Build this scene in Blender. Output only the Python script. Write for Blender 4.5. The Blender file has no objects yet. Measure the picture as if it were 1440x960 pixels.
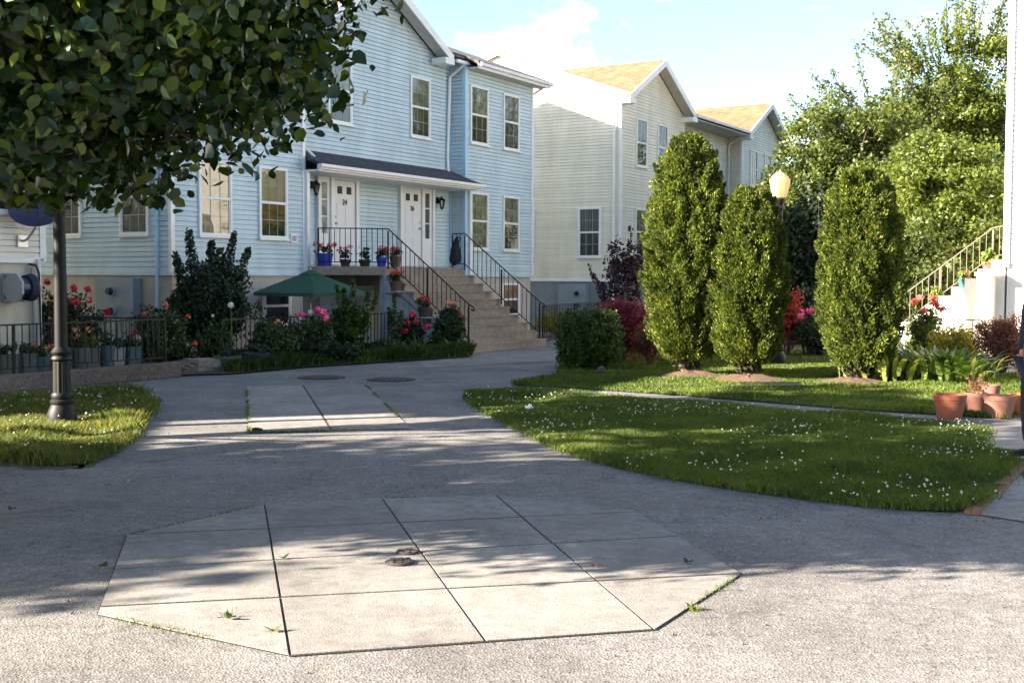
import bpy, bmesh, math, random
import numpy as np
from mathutils import Vector, Matrix
random.seed(7); rng = np.random.default_rng(7)
C = bpy.context.scene.collection
PI = math.pi

# ------------------------------------------------------------------ camera
CAMH = 1.65
F = 1684.0; PITCH = math.radians(3.03); ROLL = -0.00344
AZ = math.radians(30.46)
cp, sp_ = math.cos(PITCH), math.sin(PITCH)
Rx = Matrix(((1, 0, 0), (0, cp, sp_), (0, -sp_, cp)))
cr, sr = math.cos(ROLL), math.sin(ROLL)
Ry = Matrix(((cr, 0, sr), (0, 1, 0), (-sr, 0, cr)))
R = Rx @ Ry
cam = bpy.data.cameras.new('camera'); camo = bpy.data.objects.new('camera', cam); C.objects.link(camo)
xa, ya, za = R @ Vector((1, 0, 0)), R @ Vector((0, 0, 1)), R @ Vector((0, -1, 0))
camo.matrix_world = Matrix(((xa.x, ya.x, za.x, 0), (xa.y, ya.y, za.y, 0), (xa.z, ya.z, za.z, CAMH), (0, 0, 0, 1)))
cam.sensor_width = 36; cam.lens = F / 1440 * 36; cam.clip_end = 3000; cam.clip_start = .05
bpy.context.scene.camera = camo

U = Vector((math.sin(AZ), math.cos(AZ), 0)); N = Vector((math.cos(AZ), -math.sin(AZ), 0))
P0 = Vector((-4.157, 29.309, 0))
def W(s, w, z=0.0): return P0 + U * s + N * w + Vector((0, 0, z))     # row-of-houses frame -> world
def G(px, py, z=0.0):                                                  # a point of the ground seen at that spot of the photo
    r = R @ Vector(((px - 720) / F, 1, -(py - 480) / F)); k = (z - CAMH) / r.z
    return Vector((r.x * k, r.y * k, z))

# ------------------------------------------------------------------ objects helpers
def tag(o, label=None, cat=None, group=None, kind=None):
    if label: o['label'] = label
    if cat: o['category'] = cat
    if group: o['group'] = group
    if kind: o['kind'] = kind
    return o
def empty(name, loc, rz=0.0):
    o = bpy.data.objects.new(name, None); C.objects.link(o); o.location = loc; o.rotation_euler = (0, 0, rz); o.empty_display_size = .2
    return o
class MB:
    def __init__(s): s.v = []; s.f = []
    def face(s, pts):
        n = len(s.v); s.v += [tuple(p) for p in pts]; s.f.append(tuple(range(n, n + len(pts)))); return s
    def hexa(s, p):      # 8 points: bottom 4 then top 4
        n = len(s.v); s.v += [tuple(q) for q in p]
        for f in ((0, 3, 2, 1), (4, 5, 6, 7), (0, 1, 5, 4), (1, 2, 6, 5), (2, 3, 7, 6), (3, 0, 4, 7)): s.f.append(tuple(n + i for i in f))
        return s
    def box(s, x0, x1, y0, y1, z0, z1):
        return s.hexa([(x0, y0, z0), (x1, y0, z0), (x1, y1, z0), (x0, y1, z0), (x0, y0, z1), (x1, y0, z1), (x1, y1, z1), (x0, y1, z1)])
    def bar(s, p, q, r, r2=None, n=4, rot=PI / 4, caps=True):
        p, q = Vector(p), Vector(q); d = (q - p)
        if d.length < 1e-6: return s
        d.normalize(); r2 = r if r2 is None else r2
        a = Vector((0, 0, 1)) if abs(d.z) < .95 else Vector((1, 0, 0))
        x = d.cross(a).normalized(); y = d.cross(x)
        b = len(s.v)
        for c, rr in ((p, r), (q, r2)):
            for i in range(n):
                t = rot + 2 * PI * i / n; s.v.append(tuple(c + x * math.cos(t) * rr + y * math.sin(t) * rr))
        for i in range(n):
            j = (i + 1) % n; s.f.append((b + i, b + j, b + n + j, b + n + i))
        if caps: s.f.append(tuple(b + i for i in range(n))[::-1]); s.f.append(tuple(b + n + i for i in range(n)))
        return s
    def path(s, pts, r, n=8):
        for a, b in zip(pts, pts[1:]): s.bar(a, b, r, n=n)
        return s
    def prism(s, poly, z0, z1):
        n = len(s.v); k = len(poly)
        s.v += [(p[0], p[1], z0) for p in poly] + [(p[0], p[1], z1) for p in poly]
        s.f.append(tuple(n + i for i in range(k))[::-1]); s.f.append(tuple(n + k + i for i in range(k)))
        for i in range(k): j = (i + 1) % k; s.f.append((n + i, n + j, n + k + j, n + k + i))
        return s
    def lathe(s, prof, cx=0, cy=0, n=24, m=None, flute=0.0, nf=8):
        b = len(s.v); k = len(prof)
        for r, z in prof:
            for i in range(n):
                t = 2 * PI * i / n; rr = r * (1 + flute * math.cos(nf * t)); p = Vector((cx + rr * math.cos(t), cy + rr * math.sin(t), z))
                if m is not None: p = m @ p
                s.v.append(tuple(p))
        for a in range(k - 1):
            for i in range(n):
                j = (i + 1) % n; s.f.append((b + a * n + i, b + a * n + j, b + (a + 1) * n + j, b + (a + 1) * n + i))
        if prof[0][0] > 1e-4: s.f.append(tuple(b + i for i in range(n))[::-1])
        if prof[-1][0] > 1e-4: s.f.append(tuple(b + (k - 1) * n + i for i in range(n)))
        return s
    def xf(s, fn): s.v = [tuple(fn(Vector(p))) for p in s.v]; return s
    def build(s, name, mat, parent=None, smooth=False, recalc=True, bevel=0, loc=None):
        me = bpy.data.meshes.new(name); me.from_pydata(s.v, [], s.f); 
        if recalc:
            bm = bmesh.new(); bm.from_mesh(me); bmesh.ops.recalc_face_normals(bm, faces=bm.faces); bm.to_mesh(me); bm.free()
        if smooth:
            me.polygons.foreach_set('use_smooth', [True] * len(me.polygons))
            try: me.set_sharp_from_angle(angle=math.radians(40))
            except Exception: pass
        me.materials.append(mat); o = bpy.data.objects.new(name, me); C.objects.link(o); o.parent = parent
        if loc is not None: o.location = loc
        if bevel:
            m = o.modifiers.new('bevel', 'BEVEL'); m.width = bevel; m.segments = 2; m.limit_method = 'ANGLE'
        return o
def npmesh(name, V, k, mat, parent=None, loc=None, smooth=False):
    """V (M*k,3): M separate faces of k corners"""
    V = np.asarray(V, np.float32).reshape(-1, 3); nv = len(V); nf = nv // k
    me = bpy.data.meshes.new(name); me.vertices.add(nv); me.vertices.foreach_set('co', V.ravel())
    me.loops.add(nv); me.loops.foreach_set('vertex_index', np.arange(nv, dtype=np.int32))
    me.polygons.add(nf); me.polygons.foreach_set('loop_start', np.arange(0, nv, k, dtype=np.int32))
    me.update(calc_edges=True); me.materials.append(mat)
    o = bpy.data.objects.new(name, me); C.objects.link(o); o.parent = parent
    if loc is not None: o.location = loc
    return o
def npmesh_idx(name, V, Fc, mat, parent=None, loc=None, smooth=False):
    V = np.asarray(V, np.float32); Fc = np.asarray(Fc, np.int32); k = Fc.shape[1]
    me = bpy.data.meshes.new(name); me.vertices.add(len(V)); me.vertices.foreach_set('co', V.ravel())
    me.loops.add(Fc.size); me.loops.foreach_set('vertex_index', Fc.ravel())
    me.polygons.add(len(Fc)); me.polygons.foreach_set('loop_start', np.arange(0, Fc.size, k, dtype=np.int32))
    me.update(calc_edges=True); me.materials.append(mat)
    if smooth: me.polygons.foreach_set('use_smooth', np.ones(len(Fc), bool))
    o = bpy.data.objects.new(name, me); C.objects.link(o); o.parent = parent
    if loc is not None: o.location = loc
    return o

# ------------------------------------------------------------------ materials
def newmat(name):
    m = bpy.data.materials.new(name); m.use_nodes = True; nt = m.node_tree; b = nt.nodes['Principled BSDF']; return m, nt, b
def c4(c): return (c[0], c[1], c[2], 1)
def noise(nt, scale, detail=3, rough=.55, vec=None, dist=0.0):
    n = nt.nodes.new('ShaderNodeTexNoise'); n.inputs['Scale'].default_value = scale; n.inputs['Detail'].default_value = detail
    n.inputs['Roughness'].default_value = rough; n.inputs['Distortion'].default_value = dist
    if vec is None:
        t = nt.nodes.new('ShaderNodeTexCoord'); vec = t.outputs['Object']
    nt.links.new(vec, n.inputs['Vector']); return n.outputs['Fac']
def ramp(nt, fac, stops):
    r = nt.nodes.new('ShaderNodeValToRGB'); e = r.color_ramp.elements
    while len(e) < len(stops): e.new(.5)
    for el, (p, c) in zip(e, stops): el.position = p; el.color = c4(c) if not isinstance(c, (int, float)) else (c, c, c, 1)
    nt.links.new(fac, r.inputs[0]); return r.outputs[0]
def mixc(nt, fac, a, b, mode='MIX'):
    m = nt.nodes.new('ShaderNodeMix'); m.data_type = 'RGBA'; m.blend_type = mode
    for ii, v in ((0, fac), (6, a), (7, b)):
        sock = m.inputs[ii]
        if isinstance(v, (int, float)): sock.default_value = v if ii == 0 else (v, v, v, 1)
        elif isinstance(v, tuple): sock.default_value = c4(v)
        else: nt.links.new(v, sock)
    return m.outputs[2]
def bump(nt, b, h, strength=.3, dist=.01):
    n = nt.nodes.new('ShaderNodeBump'); n.inputs['Strength'].default_value = strength; n.inputs['Distance'].default_value = dist
    nt.links.new(h, n.inputs['Height']); nt.links.new(n.outputs[0], b.inputs['Normal'])
def plain(name, col, rough=.6, metal=0.0, var=.12, scale=6, spec=.5, stain=0.0, bmp=0.0, bscale=60):
    m, nt, b = newmat(name)
    lo = tuple(c * (1 - var) for c in col); hi = tuple(min(1, c * (1 + var)) for c in col)
    col_o = ramp(nt, noise(nt, scale, 4), [(.3, lo), (.7, hi)])
    if stain:
        t = nt.nodes.new('ShaderNodeTexCoord'); mp = nt.nodes.new('ShaderNodeMapping'); mp.inputs['Scale'].default_value = (5, 5, .6); nt.links.new(t.outputs['Object'], mp.inputs[0])
        f = ramp(nt, noise(nt, 1.3, 5, .7, mp.outputs[0]), [(.45, 0.0), (.75, stain)])
        col_o = mixc(nt, f, col_o, tuple(c * .45 for c in col))
    nt.links.new(col_o, b.inputs['Base Color']); b.inputs['Roughness'].default_value = rough; b.inputs['Metallic'].default_value = metal
    b.inputs['Specular IOR Level'].default_value = spec
    if bmp: bump(nt, b, noise(nt, bscale, 4), bmp)
    return m
def leafmat(name, c1, c2, rough=.5, trans=.3, c3=None, spec=.4, coarse=.6, con=(.75, 1.2)):
    m, nt, b = newmat(name); g = nt.nodes.new('ShaderNodeNewGeometry')
    st = [(.0, c1), (.75, c2)] + ([(.97, c3)] if c3 else [])
    col = ramp(nt, g.outputs['Random Per Island'], st)
    f = ramp(nt, noise(nt, coarse, 2), [(.35, (con[0], con[0] * 1.06, con[0] * 1.13)), (.65, (con[1], con[1] * .96, con[1] * .84))])
    col = mixc(nt, 1.0, col, f, 'MULTIPLY')
    nt.links.new(col, b.inputs['Base Color']); b.inputs['Roughness'].default_value = rough; b.inputs['Specular IOR Level'].default_value = spec
    if trans:
        t = nt.nodes.new('ShaderNodeBsdfTranslucent'); nt.links.new(mixc(nt, 1.0, col, (1.5, 1.5, .7), 'MULTIPLY'), t.inputs[0])
        x = nt.nodes.new('ShaderNodeMixShader'); x.inputs[0].default_value = trans
        nt.links.new(b.outputs[0], x.inputs[1]); nt.links.new(t.outputs[0], x.inputs[2]); nt.links.new(x.outputs[0], nt.nodes['Material Output'].inputs[0])
    return m
def stone(name, base, speck, sp_scale, big=.25, bmp=.5, hi=None, cracks=False, rough=.9):
    m, nt, b = newmat(name)
    t = nt.nodes.new('ShaderNodeTexCoord'); vec = t.outputs['Object']
    v = nt.nodes.new('ShaderNodeTexVoronoi'); v.inputs['Scale'].default_value = sp_scale; nt.links.new(vec, v.inputs['Vector'])
    sepc = nt.nodes.new('ShaderNodeSeparateColor'); nt.links.new(v.outputs['Color'], sepc.inputs[0])
    hi = hi or tuple(c * 1.5 for c in base)
    col = ramp(nt, sepc.outputs[0], [(.0, speck), (.12, base), (.86, base), (1., hi)])
    f = ramp(nt, noise(nt, 1.1, 5, .65, vec), [(.3, 1 - big), (.7, 1 + big)])
    col = mixc(nt, 1.0, col, f, 'MULTIPLY')
    f3 = ramp(nt, noise(nt, 9, 4, .6, vec), [(.35, .86), (.65, 1.1)])
    f4 = ramp(nt, noise(nt, 2.3, 6, .7, vec, .6), [(.32, .72), (.42, 1.0)]); col = mixc(nt, 1.0, col, f4, 'MULTIPLY')
    col = mixc(nt, 1.0, col, f3, 'MULTIPLY')
    if cracks:
        v2 = nt.nodes.new('ShaderNodeTexVoronoi'); v2.feature = 'DISTANCE_TO_EDGE'; v2.inputs['Scale'].default_value = .55
        nm = nt.nodes.new('ShaderNodeTexNoise'); nm.inputs['Scale'].default_value = 3; nm.inputs['Detail'].default_value = 5; nt.links.new(vec, nm.inputs['Vector'])
        mx = nt.nodes.new('ShaderNodeMix'); mx.data_type = 'VECTOR'; mx.inputs[0].default_value = .22
        nt.links.new(vec, mx.inputs[4]); nt.links.new(nm.outputs['Color'], mx.inputs[5]); nt.links.new(mx.outputs[1], v2.inputs['Vector'])
        c_ = ramp(nt, v2.outputs[0], [(.0, .78), (.006, 1.0)])
        col = mixc(nt, 1.0, col, c_, 'MULTIPLY')
    nt.links.new(col, b.inputs['Base Color']); b.inputs['Roughness'].default_value = rough; b.inputs['Specular IOR Level'].default_value = .25
    bump(nt, b, v.outputs['Distance'], bmp, .012)
    return m
M = {}
M['asphalt'] = stone('asphalt', (.160, .155, .150), (.055, .055, .058), 85, .26, .35, (.29, .28, .265), cracks=True)
M['concrete'] = stone('concrete', (.225, .215, .202), (.14, .135, .13), 110, .22, .2, (.265, .255, .24))
M['concrete_b'] = stone('concrete_b', (.20, .192, .182), (.125, .12, .118), 110, .25, .2, (.24, .23, .22))
M['step'] = stone('step_concrete', (.25, .215, .18), (.16, .14, .12), 60, .18, .3, (.30, .26, .22))
M['curb'] = stone('curb', (.13, .105, .09), (.05, .045, .04), 40, .3, .6)
M['stringer'] = plain('stringer', (.30, .35, .38), .85, var=.2, scale=2.2, stain=.7, bmp=.2)
M['joint'] = plain('joint', (.035, .033, .03), .95, var=.4, scale=20)
M['soil'] = plain('soil', (.055, .04, .028), .95, var=.5, scale=14, bmp=.8, bscale=30)
M['dirt'] = plain('dirt', (.10, .075, .055), .95, var=.4, scale=10, bmp=.5, bscale=50); M['mulch'] = plain('mulch', (.10, .055, .038), .95, var=.5, scale=25, bmp=.8, bscale=40)
M['lawn'] = plain('lawn_soil', (.045, .06, .02), .95, var=.5, scale=9, bmp=.5)
def blade_mat(name, a, b_, tr=.35):
    m = leafmat(name, a, b_, .5, tr, spec=.3, coarse=1.2); return m
M['grass'] = blade_mat('grass', (.042, .078, .017), (.125, .17, .036))
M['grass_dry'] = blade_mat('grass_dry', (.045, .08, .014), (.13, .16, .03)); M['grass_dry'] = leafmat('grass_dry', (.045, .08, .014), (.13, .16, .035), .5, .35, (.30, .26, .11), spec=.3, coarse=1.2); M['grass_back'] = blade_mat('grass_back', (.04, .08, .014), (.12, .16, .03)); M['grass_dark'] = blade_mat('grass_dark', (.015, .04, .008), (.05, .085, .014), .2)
def siding(name, col, dirt=.12):
    m, nt, b = newmat(name)
    t = nt.nodes.new('ShaderNodeTexCoord'); mp = nt.nodes.new('ShaderNodeMapping'); mp.inputs['Scale'].default_value = (1.2, 1.2, .35); nt.links.new(t.outputs['Object'], mp.inputs[0])
    f = ramp(nt, noise(nt, 1.4, 5, .65, mp.outputs[0]), [(.35, tuple(c * (1 - dirt) for c in col)), (.65, tuple(min(.9, c * 1.05) for c in col))])
    mp2 = nt.nodes.new('ShaderNodeMapping'); mp2.inputs['Scale'].default_value = (.25, .25, 9.8); nt.links.new(t.outputs['Object'], mp2.inputs[0])
    f2 = ramp(nt, noise(nt, 1.0, 1, .5, mp2.outputs[0]), [(.3, .93), (.7, 1.05)])
    nt.links.new(mixc(nt, 1.0, f, f2, 'MULTIPLY'), b.inputs['Base Color']); b.inputs['Roughness'].default_value = .55; b.inputs['Specular IOR Level'].default_value = .35
    return m
M['blue'] = siding('blue_vinyl', (.50, .63, .70)); M['blue_trim'] = plain('blue_trim', (.40, .60, .76), .5, var=.05)
M['cream'] = siding('cream_vinyl', (.76, .73, .62)); M['white_vinyl'] = siding('white_vinyl', (.74, .71, .62), .1)
M['white'] = plain('white_paint', (.74, .75, .76), .5, var=.06, scale=3)
M['muntin'] = plain('muntin', (.36, .37, .36), .6); M['sash'] = plain('sash_paint', (.60, .61, .62), .5, var=.05); M['soffit'] = plain('soffit', (.55, .54, .50), .6, var=.1, scale=3)
M['stucco_b'] = plain('stucco_b', (.44, .41, .37), .9, var=.1, scale=2, stain=.25, bmp=.15)
M['stucco_g'] = plain('stucco_g', (.20, .24, .27), .9, var=.12, scale=2, stain=.3, bmp=.15)
M['stucco_w'] = plain('stucco_w', (.78, .76, .72), .9, var=.05, scale=2, stain=.12, bmp=.1)
M['stucco_l'] = plain('stucco_l', (.50, .46, .38), .9, var=.12, scale=2, stain=.3, bmp=.15)
M['door'] = plain('door_paint', (.70, .72, .75), .45, var=.03)
def shingle(name, a, b_):
    m, nt, b = newmat(name)
    t = nt.nodes.new('ShaderNodeTexCoord'); br = nt.nodes.new('ShaderNodeTexBrick'); nt.links.new(t.outputs['UV'], br.inputs['Vector'])
    br.inputs['Color1'].default_value = c4(a); br.inputs['Color2'].default_value = c4(b_); br.inputs['Mortar'].default_value = c4(tuple(x * .45 for x in a))
    br.inputs['Scale'].default_value = 1; br.inputs['Brick Width'].default_value = .33; br.inputs['Row Height'].default_value = .14; br.inputs['Mortar Size'].default_value = .012
    f = ramp(nt, noise(nt, 2.5, 4), [(.3, .68), (.7, 1.2)])
    nt.links.new(mixc(nt, 1.0, br.outputs[0], f, 'MULTIPLY'), b.inputs['Base Color']); b.inputs['Roughness'].default_value = .95
    bump(nt, b, br.outputs['Fac'], -.4, .01)
    return m
M['roof_grey'] = shingle('roof_grey', (.085, .08, .08), (.13, .12, .12)); M['roof_slate'] = shingle('roof_slate', (.04, .045, .06), (.07, .075, .095))
M['roof_tan'] = shingle('roof_tan', (.27, .10, .052), (.33, .135, .075))
M['iron'] = plain('black_iron', (.007, .007, .008), .45, var=.3, spec=.3)
M['cast'] = plain('cast_iron_dark', (.007, .008, .009), .55, var=.35, scale=9, stain=.3, spec=.25)
M['manhole'] = plain('manhole_iron', (.055, .045, .042), .8, var=.5, scale=30)
M['rail_tan'] = plain('tan_rail', (.12, .10, .08), .5, var=.1)
M['terra'] = plain('terracotta', (.30, .10, .055), .85, var=.15, scale=5, stain=.3)
M['terra_p'] = plain('terracotta_pale', (.30, .14, .105), .9, var=.15, scale=5, stain=.35)
M['terra_o'] = plain('terracotta_orange', (.52, .16, .06), .8, var=.1, scale=5)
M['pot_blue'] = plain('blue_pot', (.035, .06, .42), .35, var=.1); M['pot_dark'] = plain('dark_pot', (.05, .038, .035), .7, var=.2)
M['pot_brown'] = plain('brown_pot', (.11, .065, .05), .7, var=.2); M['pot_teal'] = plain('teal_pot', (.03, .14, .15), .5)
M['bucket'] = plain('grey_bucket', (.09, .10, .098), .6, var=.15, stain=.3); M['bucket_w'] = plain('white_bucket', (.27, .27, .25), .6, var=.1, stain=.4); M['bucket_t'] = plain('teal_bucket', (.05, .10, .115), .6, var=.15, stain=.3)
M['bucket_d'] = plain('navy_bucket', (.02, .03, .07), .5)
M['umbrella'] = plain('green_canvas', (.008, .060, .036), .75, var=.12, scale=3)
M['alu'] = plain('aluminium', (.5, .5, .5), .4, metal=.6, var=.1)
M['navy'] = plain('navy_plastic', (.018, .022, .06), .35, var=.15)
M['box_grey'] = plain('box_grey', (.22, .27, .32), .5, var=.08); M['box_light'] = plain('box_light', (.34, .36, .38), .5, var=.08)
M['bark'] = plain('bark', (.13, .085, .06), .95, var=.4, scale=18, bmp=.8, bscale=30)
M['bark_g'] = plain('bark_grey', (.075, .06, .05), .95, var=.4, scale=18, bmp=.8, bscale=30)
M['black_cloth'] = plain('black_cloth', (.012, .012, .016), .9, var=.3); M['navy_cloth'] = plain('navy_cloth', (.02, .025, .05), .9, var=.3)
M['skin'] = plain('skin', (.42, .24, .17), .6, var=.06); M['shoe_white'] = plain('shoe_white', (.7, .7, .7), .5)
M['blinds'] = None
M['brick'] = stone('brick_edge', (.24, .115, .08), (.12, .06, .045), 60, .3, .4)
M['paper'] = plain('paper', (.8, .8, .82), .8)
M['red'] = plain('petal_red', (.55, .015, .03), .6, var=.3, scale=30); M['pink'] = plain('petal_pink', (.75, .08, .25), .6, var=.35, scale=25)
M['whitep'] = plain('petal_white', (.75, .72, .68), .6); M['peach'] = plain('petal_peach', (.75, .30, .15), .6, var=.2); M['coral'] = plain('petal_coral', (.75, .12, .08), .6, var=.2)
M['yellowp'] = plain('petal_yellow', (.75, .5, .12), .6)
M['clover'] = plain('clover_white', (.62, .63, .56), .8)
# window things
def winmat(name, kind):
    m, nt, b = newmat(name); t = nt.nodes.new('ShaderNodeTexCoord')
    if kind == 'blind':
        sx = nt.nodes.new('ShaderNodeSeparateXYZ'); nt.links.new(t.outputs['UV'], sx.inputs[0])
        w_ = nt.nodes.new('ShaderNodeMath'); w_.operation = 'SINE'; mm = nt.nodes.new('ShaderNodeMath'); mm.operation = 'MULTIPLY'; mm.inputs[1].default_value = 2 * PI / .09
        nt.links.new(sx.outputs[0], mm.inputs[0]); nt.links.new(mm.outputs[0], w_.inputs[0])
        col = ramp(nt, w_.outputs[0], [(.0, (.12, .14, .16)), (.6, (.36, .38, .38))])
    elif kind == 'lace': col = ramp(nt, noise(nt, 5, 3), [(.35, (.16, .19, .15)), (.65, (.38, .41, .34))])
    elif kind == 'tan': col = ramp(nt, noise(nt, 2, 3), [(.3, (.55, .45, .33)), (.7, (.68, .58, .45))])  # sunlit building opposite, mirrored in the pane, put into this colour
    elif kind == 'rust': col = ramp(nt, noise(nt, 6, 3), [(.3, (.13, .06, .035)), (.7, (.34, .17, .08))])
    elif kind == 'screen': col = ramp(nt, noise(nt, 3, 3), [(.3, (.045, .047, .052)), (.7, (.085, .088, .095))])
    else: col = ramp(nt, noise(nt, 2, 2), [(.3, (.012, .014, .018)), (.7, (.04, .045, .05))])  # unlit room behind the glass, put in as a dark colour
    nt.links.new(col, b.inputs['Base Color']); b.inputs['Roughness'].default_value = .8
    return m
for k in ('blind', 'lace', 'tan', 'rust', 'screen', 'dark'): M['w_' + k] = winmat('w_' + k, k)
def glassmat():
    m, nt, b = newmat('window_glass'); nt.nodes.remove(b)
    tr = nt.nodes.new('ShaderNodeBsdfTransparent'); tr.inputs[0].default_value = (.82, .87, .86, 1)
    gl = nt.nodes.new('ShaderNodeBsdfGlossy'); gl.inputs['Roughness'].default_value = .02
    fr = nt.nodes.new('ShaderNodeFresnel'); fr.inputs[0].default_value = 1.9
    tt = nt.nodes.new('ShaderNodeTexCoord'); bm_ = nt.nodes.new('ShaderNodeBump'); bm_.inputs['Strength'].default_value = .06; bm_.inputs['Distance'].default_value = .05
    nt.links.new(noise(nt, 1.6, 1), bm_.inputs['Height']); nt.links.new(bm_.outputs[0], gl.inputs['Normal'])
    x = nt.nodes.new('ShaderNodeMixShader'); nt.links.new(fr.outputs[0], x.inputs[0]); nt.links.new(tr.outputs[0], x.inputs[1]); nt.links.new(gl.outputs[0], x.inputs[2])
    nt.links.new(x.outputs[0], nt.nodes['Material Output'].inputs[0]); return m
M['glass'] = glassmat()
def globemat():
    m, nt, b = newmat('lamp_globe'); b.inputs['Base Color'].default_value = (.55, .46, .24, 1); b.inputs['Roughness'].default_value = .3
    t = nt.nodes.new('ShaderNodeBsdfTranslucent'); t.inputs[0].default_value = (.7, .58, .30, 1)
    x = nt.nodes.new('ShaderNodeMixShader'); x.inputs[0].default_value = .35
    nt.links.new(b.outputs[0], x.inputs[1]); nt.links.new(t.outputs[0], x.inputs[2]); nt.links.new(x.outputs[0], nt.nodes['Material Output'].inputs[0]); return m
M['globe'] = globemat()
# foliage
L = {}
L['pear'] = leafmat('pear_leaf', (.006, .021, .005), (.025, .055, .009), .38, .14, (.12, .16, .02), spec=.4)
L['thuja'] = leafmat('thuja_leaf', (.026, .050, .009), (.100, .145, .022), .6, .25, (.20, .19, .045), spec=.25, coarse=3.2, con=(.5, 1.3))
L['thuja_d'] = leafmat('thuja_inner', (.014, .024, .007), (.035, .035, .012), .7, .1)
L['round'] = leafmat('round_leaf', (.036, .066, .015), (.105, .132, .028), .5, .35, coarse=.5)
L['lime'] = leafmat('lime_leaf', (.045, .080, .014), (.125, .155, .026), .5, .4, coarse=.5)
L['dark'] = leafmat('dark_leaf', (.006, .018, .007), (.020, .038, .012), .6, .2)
L['mid'] = leafmat('mid_leaf', (.011, .032, .007), (.038, .070, .013), .5, .3)
L['hedge'] = leafmat('hedge_leaf', (.013, .04, .006), (.045, .09, .011), .45, .3)
L['yew'] = leafmat('yew_leaf', (.008, .022, .010), (.022, .045, .016), .6, .15)
L['barb'] = leafmat('barberry_leaf', (.09, .012, .022), (.27, .032, .06), .6, .3)
L['barb_r'] = leafmat('maple_red_leaf', (.20, .018, .02), (.36, .045, .04), .6, .4)
L['barb_b'] = leafmat('barberry_brown', (.10, .035, .03), (.24, .09, .06), .6, .3)
L['plum'] = leafmat('plum_leaf', (.018, .008, .014), (.05, .018, .03), .5, .2)
L['yellow'] = leafmat('gold_leaf', (.16, .17, .02), (.40, .34, .04), .5, .35)
L['hosta'] = leafmat('hosta_leaf', (.05, .10, .02), (.13, .20, .04), .4, .25, (.45, .42, .22))
L['hosta_p'] = leafmat('hosta_pale', (.08, .13, .025), (.24, .28, .08), .4, .3)

# ------------------------------------------------------------------ foliage builders
def unit(a): return a / np.maximum(np.linalg.norm(a, axis=1, keepdims=True), 1e-9)
def leaves(name, P, Nn, size, mat, parent, kind='quad', droop=0.0, var=.35, aspect=.6, along=None):
    """one mesh of many small leaves at P facing roughly Nn"""
    n = len(P); sz = size * (1 + var * (rng.random(n) * 2 - 1))
    Nn = unit(Nn + 1e-6); T = along if along is not None else rng.normal(size=(n, 3))
    T = T - (T * Nn).sum(1, keepdims=True) * Nn; T[:, 2] -= droop; T = T - (T * Nn).sum(1, keepdims=True) * Nn; T = unit(T)
    B = np.cross(Nn, T); s_ = sz[:, None]; a = aspect
    if kind == 'quad':
        V = np.stack([P - T * s_ * .5, P + B * s_ * a * .5 + T * s_ * .05, P + T * s_ * .5, P - B * s_ * a * .5 + T * s_ * .05], 1)
        return npmesh(name, V, 4, mat, parent)
    # oval folded pointed leaf: 8 verts, 2 ngons of 5
    mid = Nn * s_ * -.10
    p0 = P - T * s_ * .5; p1 = P + mid; tip = P + T * s_ * .55 - Nn * s_ * .18
    l1 = P - T * s_ * .28 + B * s_ * a * .42; l2 = P + T * s_ * .12 + B * s_ * a * .5; l3 = P + T * s_ * .38 + B * s_ * a * .22 - Nn * s_ * .08
    r1 = P - T * s_ * .28 - B * s_ * a * .42; r2 = P + T * s_ * .12 - B * s_ * a * .5; r3 = P + T * s_ * .38 - B * s_ * a * .22 - Nn * s_ * .08
    V = np.stack([p0, l1, l2, l3, tip, r3, r2, r1, p1], 1).reshape(-1, 3)
    b = np.arange(n)[:, None] * 9
    F1 = b + np.array([[0, 8, 2, 1]]); F2 = b + np.array([[8, 4, 3, 2]]); F3 = b + np.array([[0, 7, 6, 8]]); F4 = b + np.array([[8, 6, 5, 4]])
    return npmesh_idx(name, V, np.concatenate([F1, F2, F3, F4], 0), mat, parent)
def clumps(nc, per, rad, sampler, rc, flat=1.0):
    """cluster centres from sampler, leaves gaussian around each; returns P and outward normals"""
    c = sampler(nc); k = rng.poisson(per, nc) + 1; idx = np.repeat(np.arange(nc), k)
    r_ = rc * (.6 + .8 * rng.random(nc))[idx][:, None]
    d = unit(rng.normal(size=(len(idx), 3))) * (rng.random((len(idx), 1)) ** .5) * r_; d[:, 2] *= flat
    return c[idx] + d, d
def ell(center, rad, shell=.5, zmin=None, exps=2.0, lump=0.0, seed=0):
    center = np.array(center, float); rad = np.array(rad, float)
    rs = np.random.default_rng(seed); LD = unit(rs.normal(size=(14, 3))); LA = rs.random(14)
    def f(n):
        d = unit(rng.normal(size=(n, 3)))
        if exps != 2.0: d = d / ((np.abs(d) ** exps).sum(1, keepdims=True) ** (1 / exps))
        r = (shell + (1 - shell) * rng.random((n, 1)))
        if lump:
            dd = unit(d); l = np.max(np.clip((dd @ LD.T - .55) / .45, 0, 1) * LA, axis=1, keepdims=True); r = r * (1 - lump + lump * 1.35 * l)
        p = center + d * r * rad
        if zmin is not None: p[:, 2] = np.maximum(p[:, 2], zmin + rng.random(n) * .15)
        return p
    return f
def limb(mb, p, q, r0, r1, seg=4, wob=.12, n=7):
    p, q = Vector(p), Vector(q); pts = [p.lerp(q, i / seg) + (Vector((random.uniform(-1, 1), random.uniform(-1, 1), random.uniform(-.5, .5))) * wob * (q - p).length * .3 if 0 < i < seg else Vector()) for i in range(seg + 1)]
    for i in range(seg): mb.bar(pts[i], pts[i + 1], r0 + (r1 - r0) * i / seg, r0 + (r1 - r0) * (i + 1) / seg, n=n, caps=False)
    return pts
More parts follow.
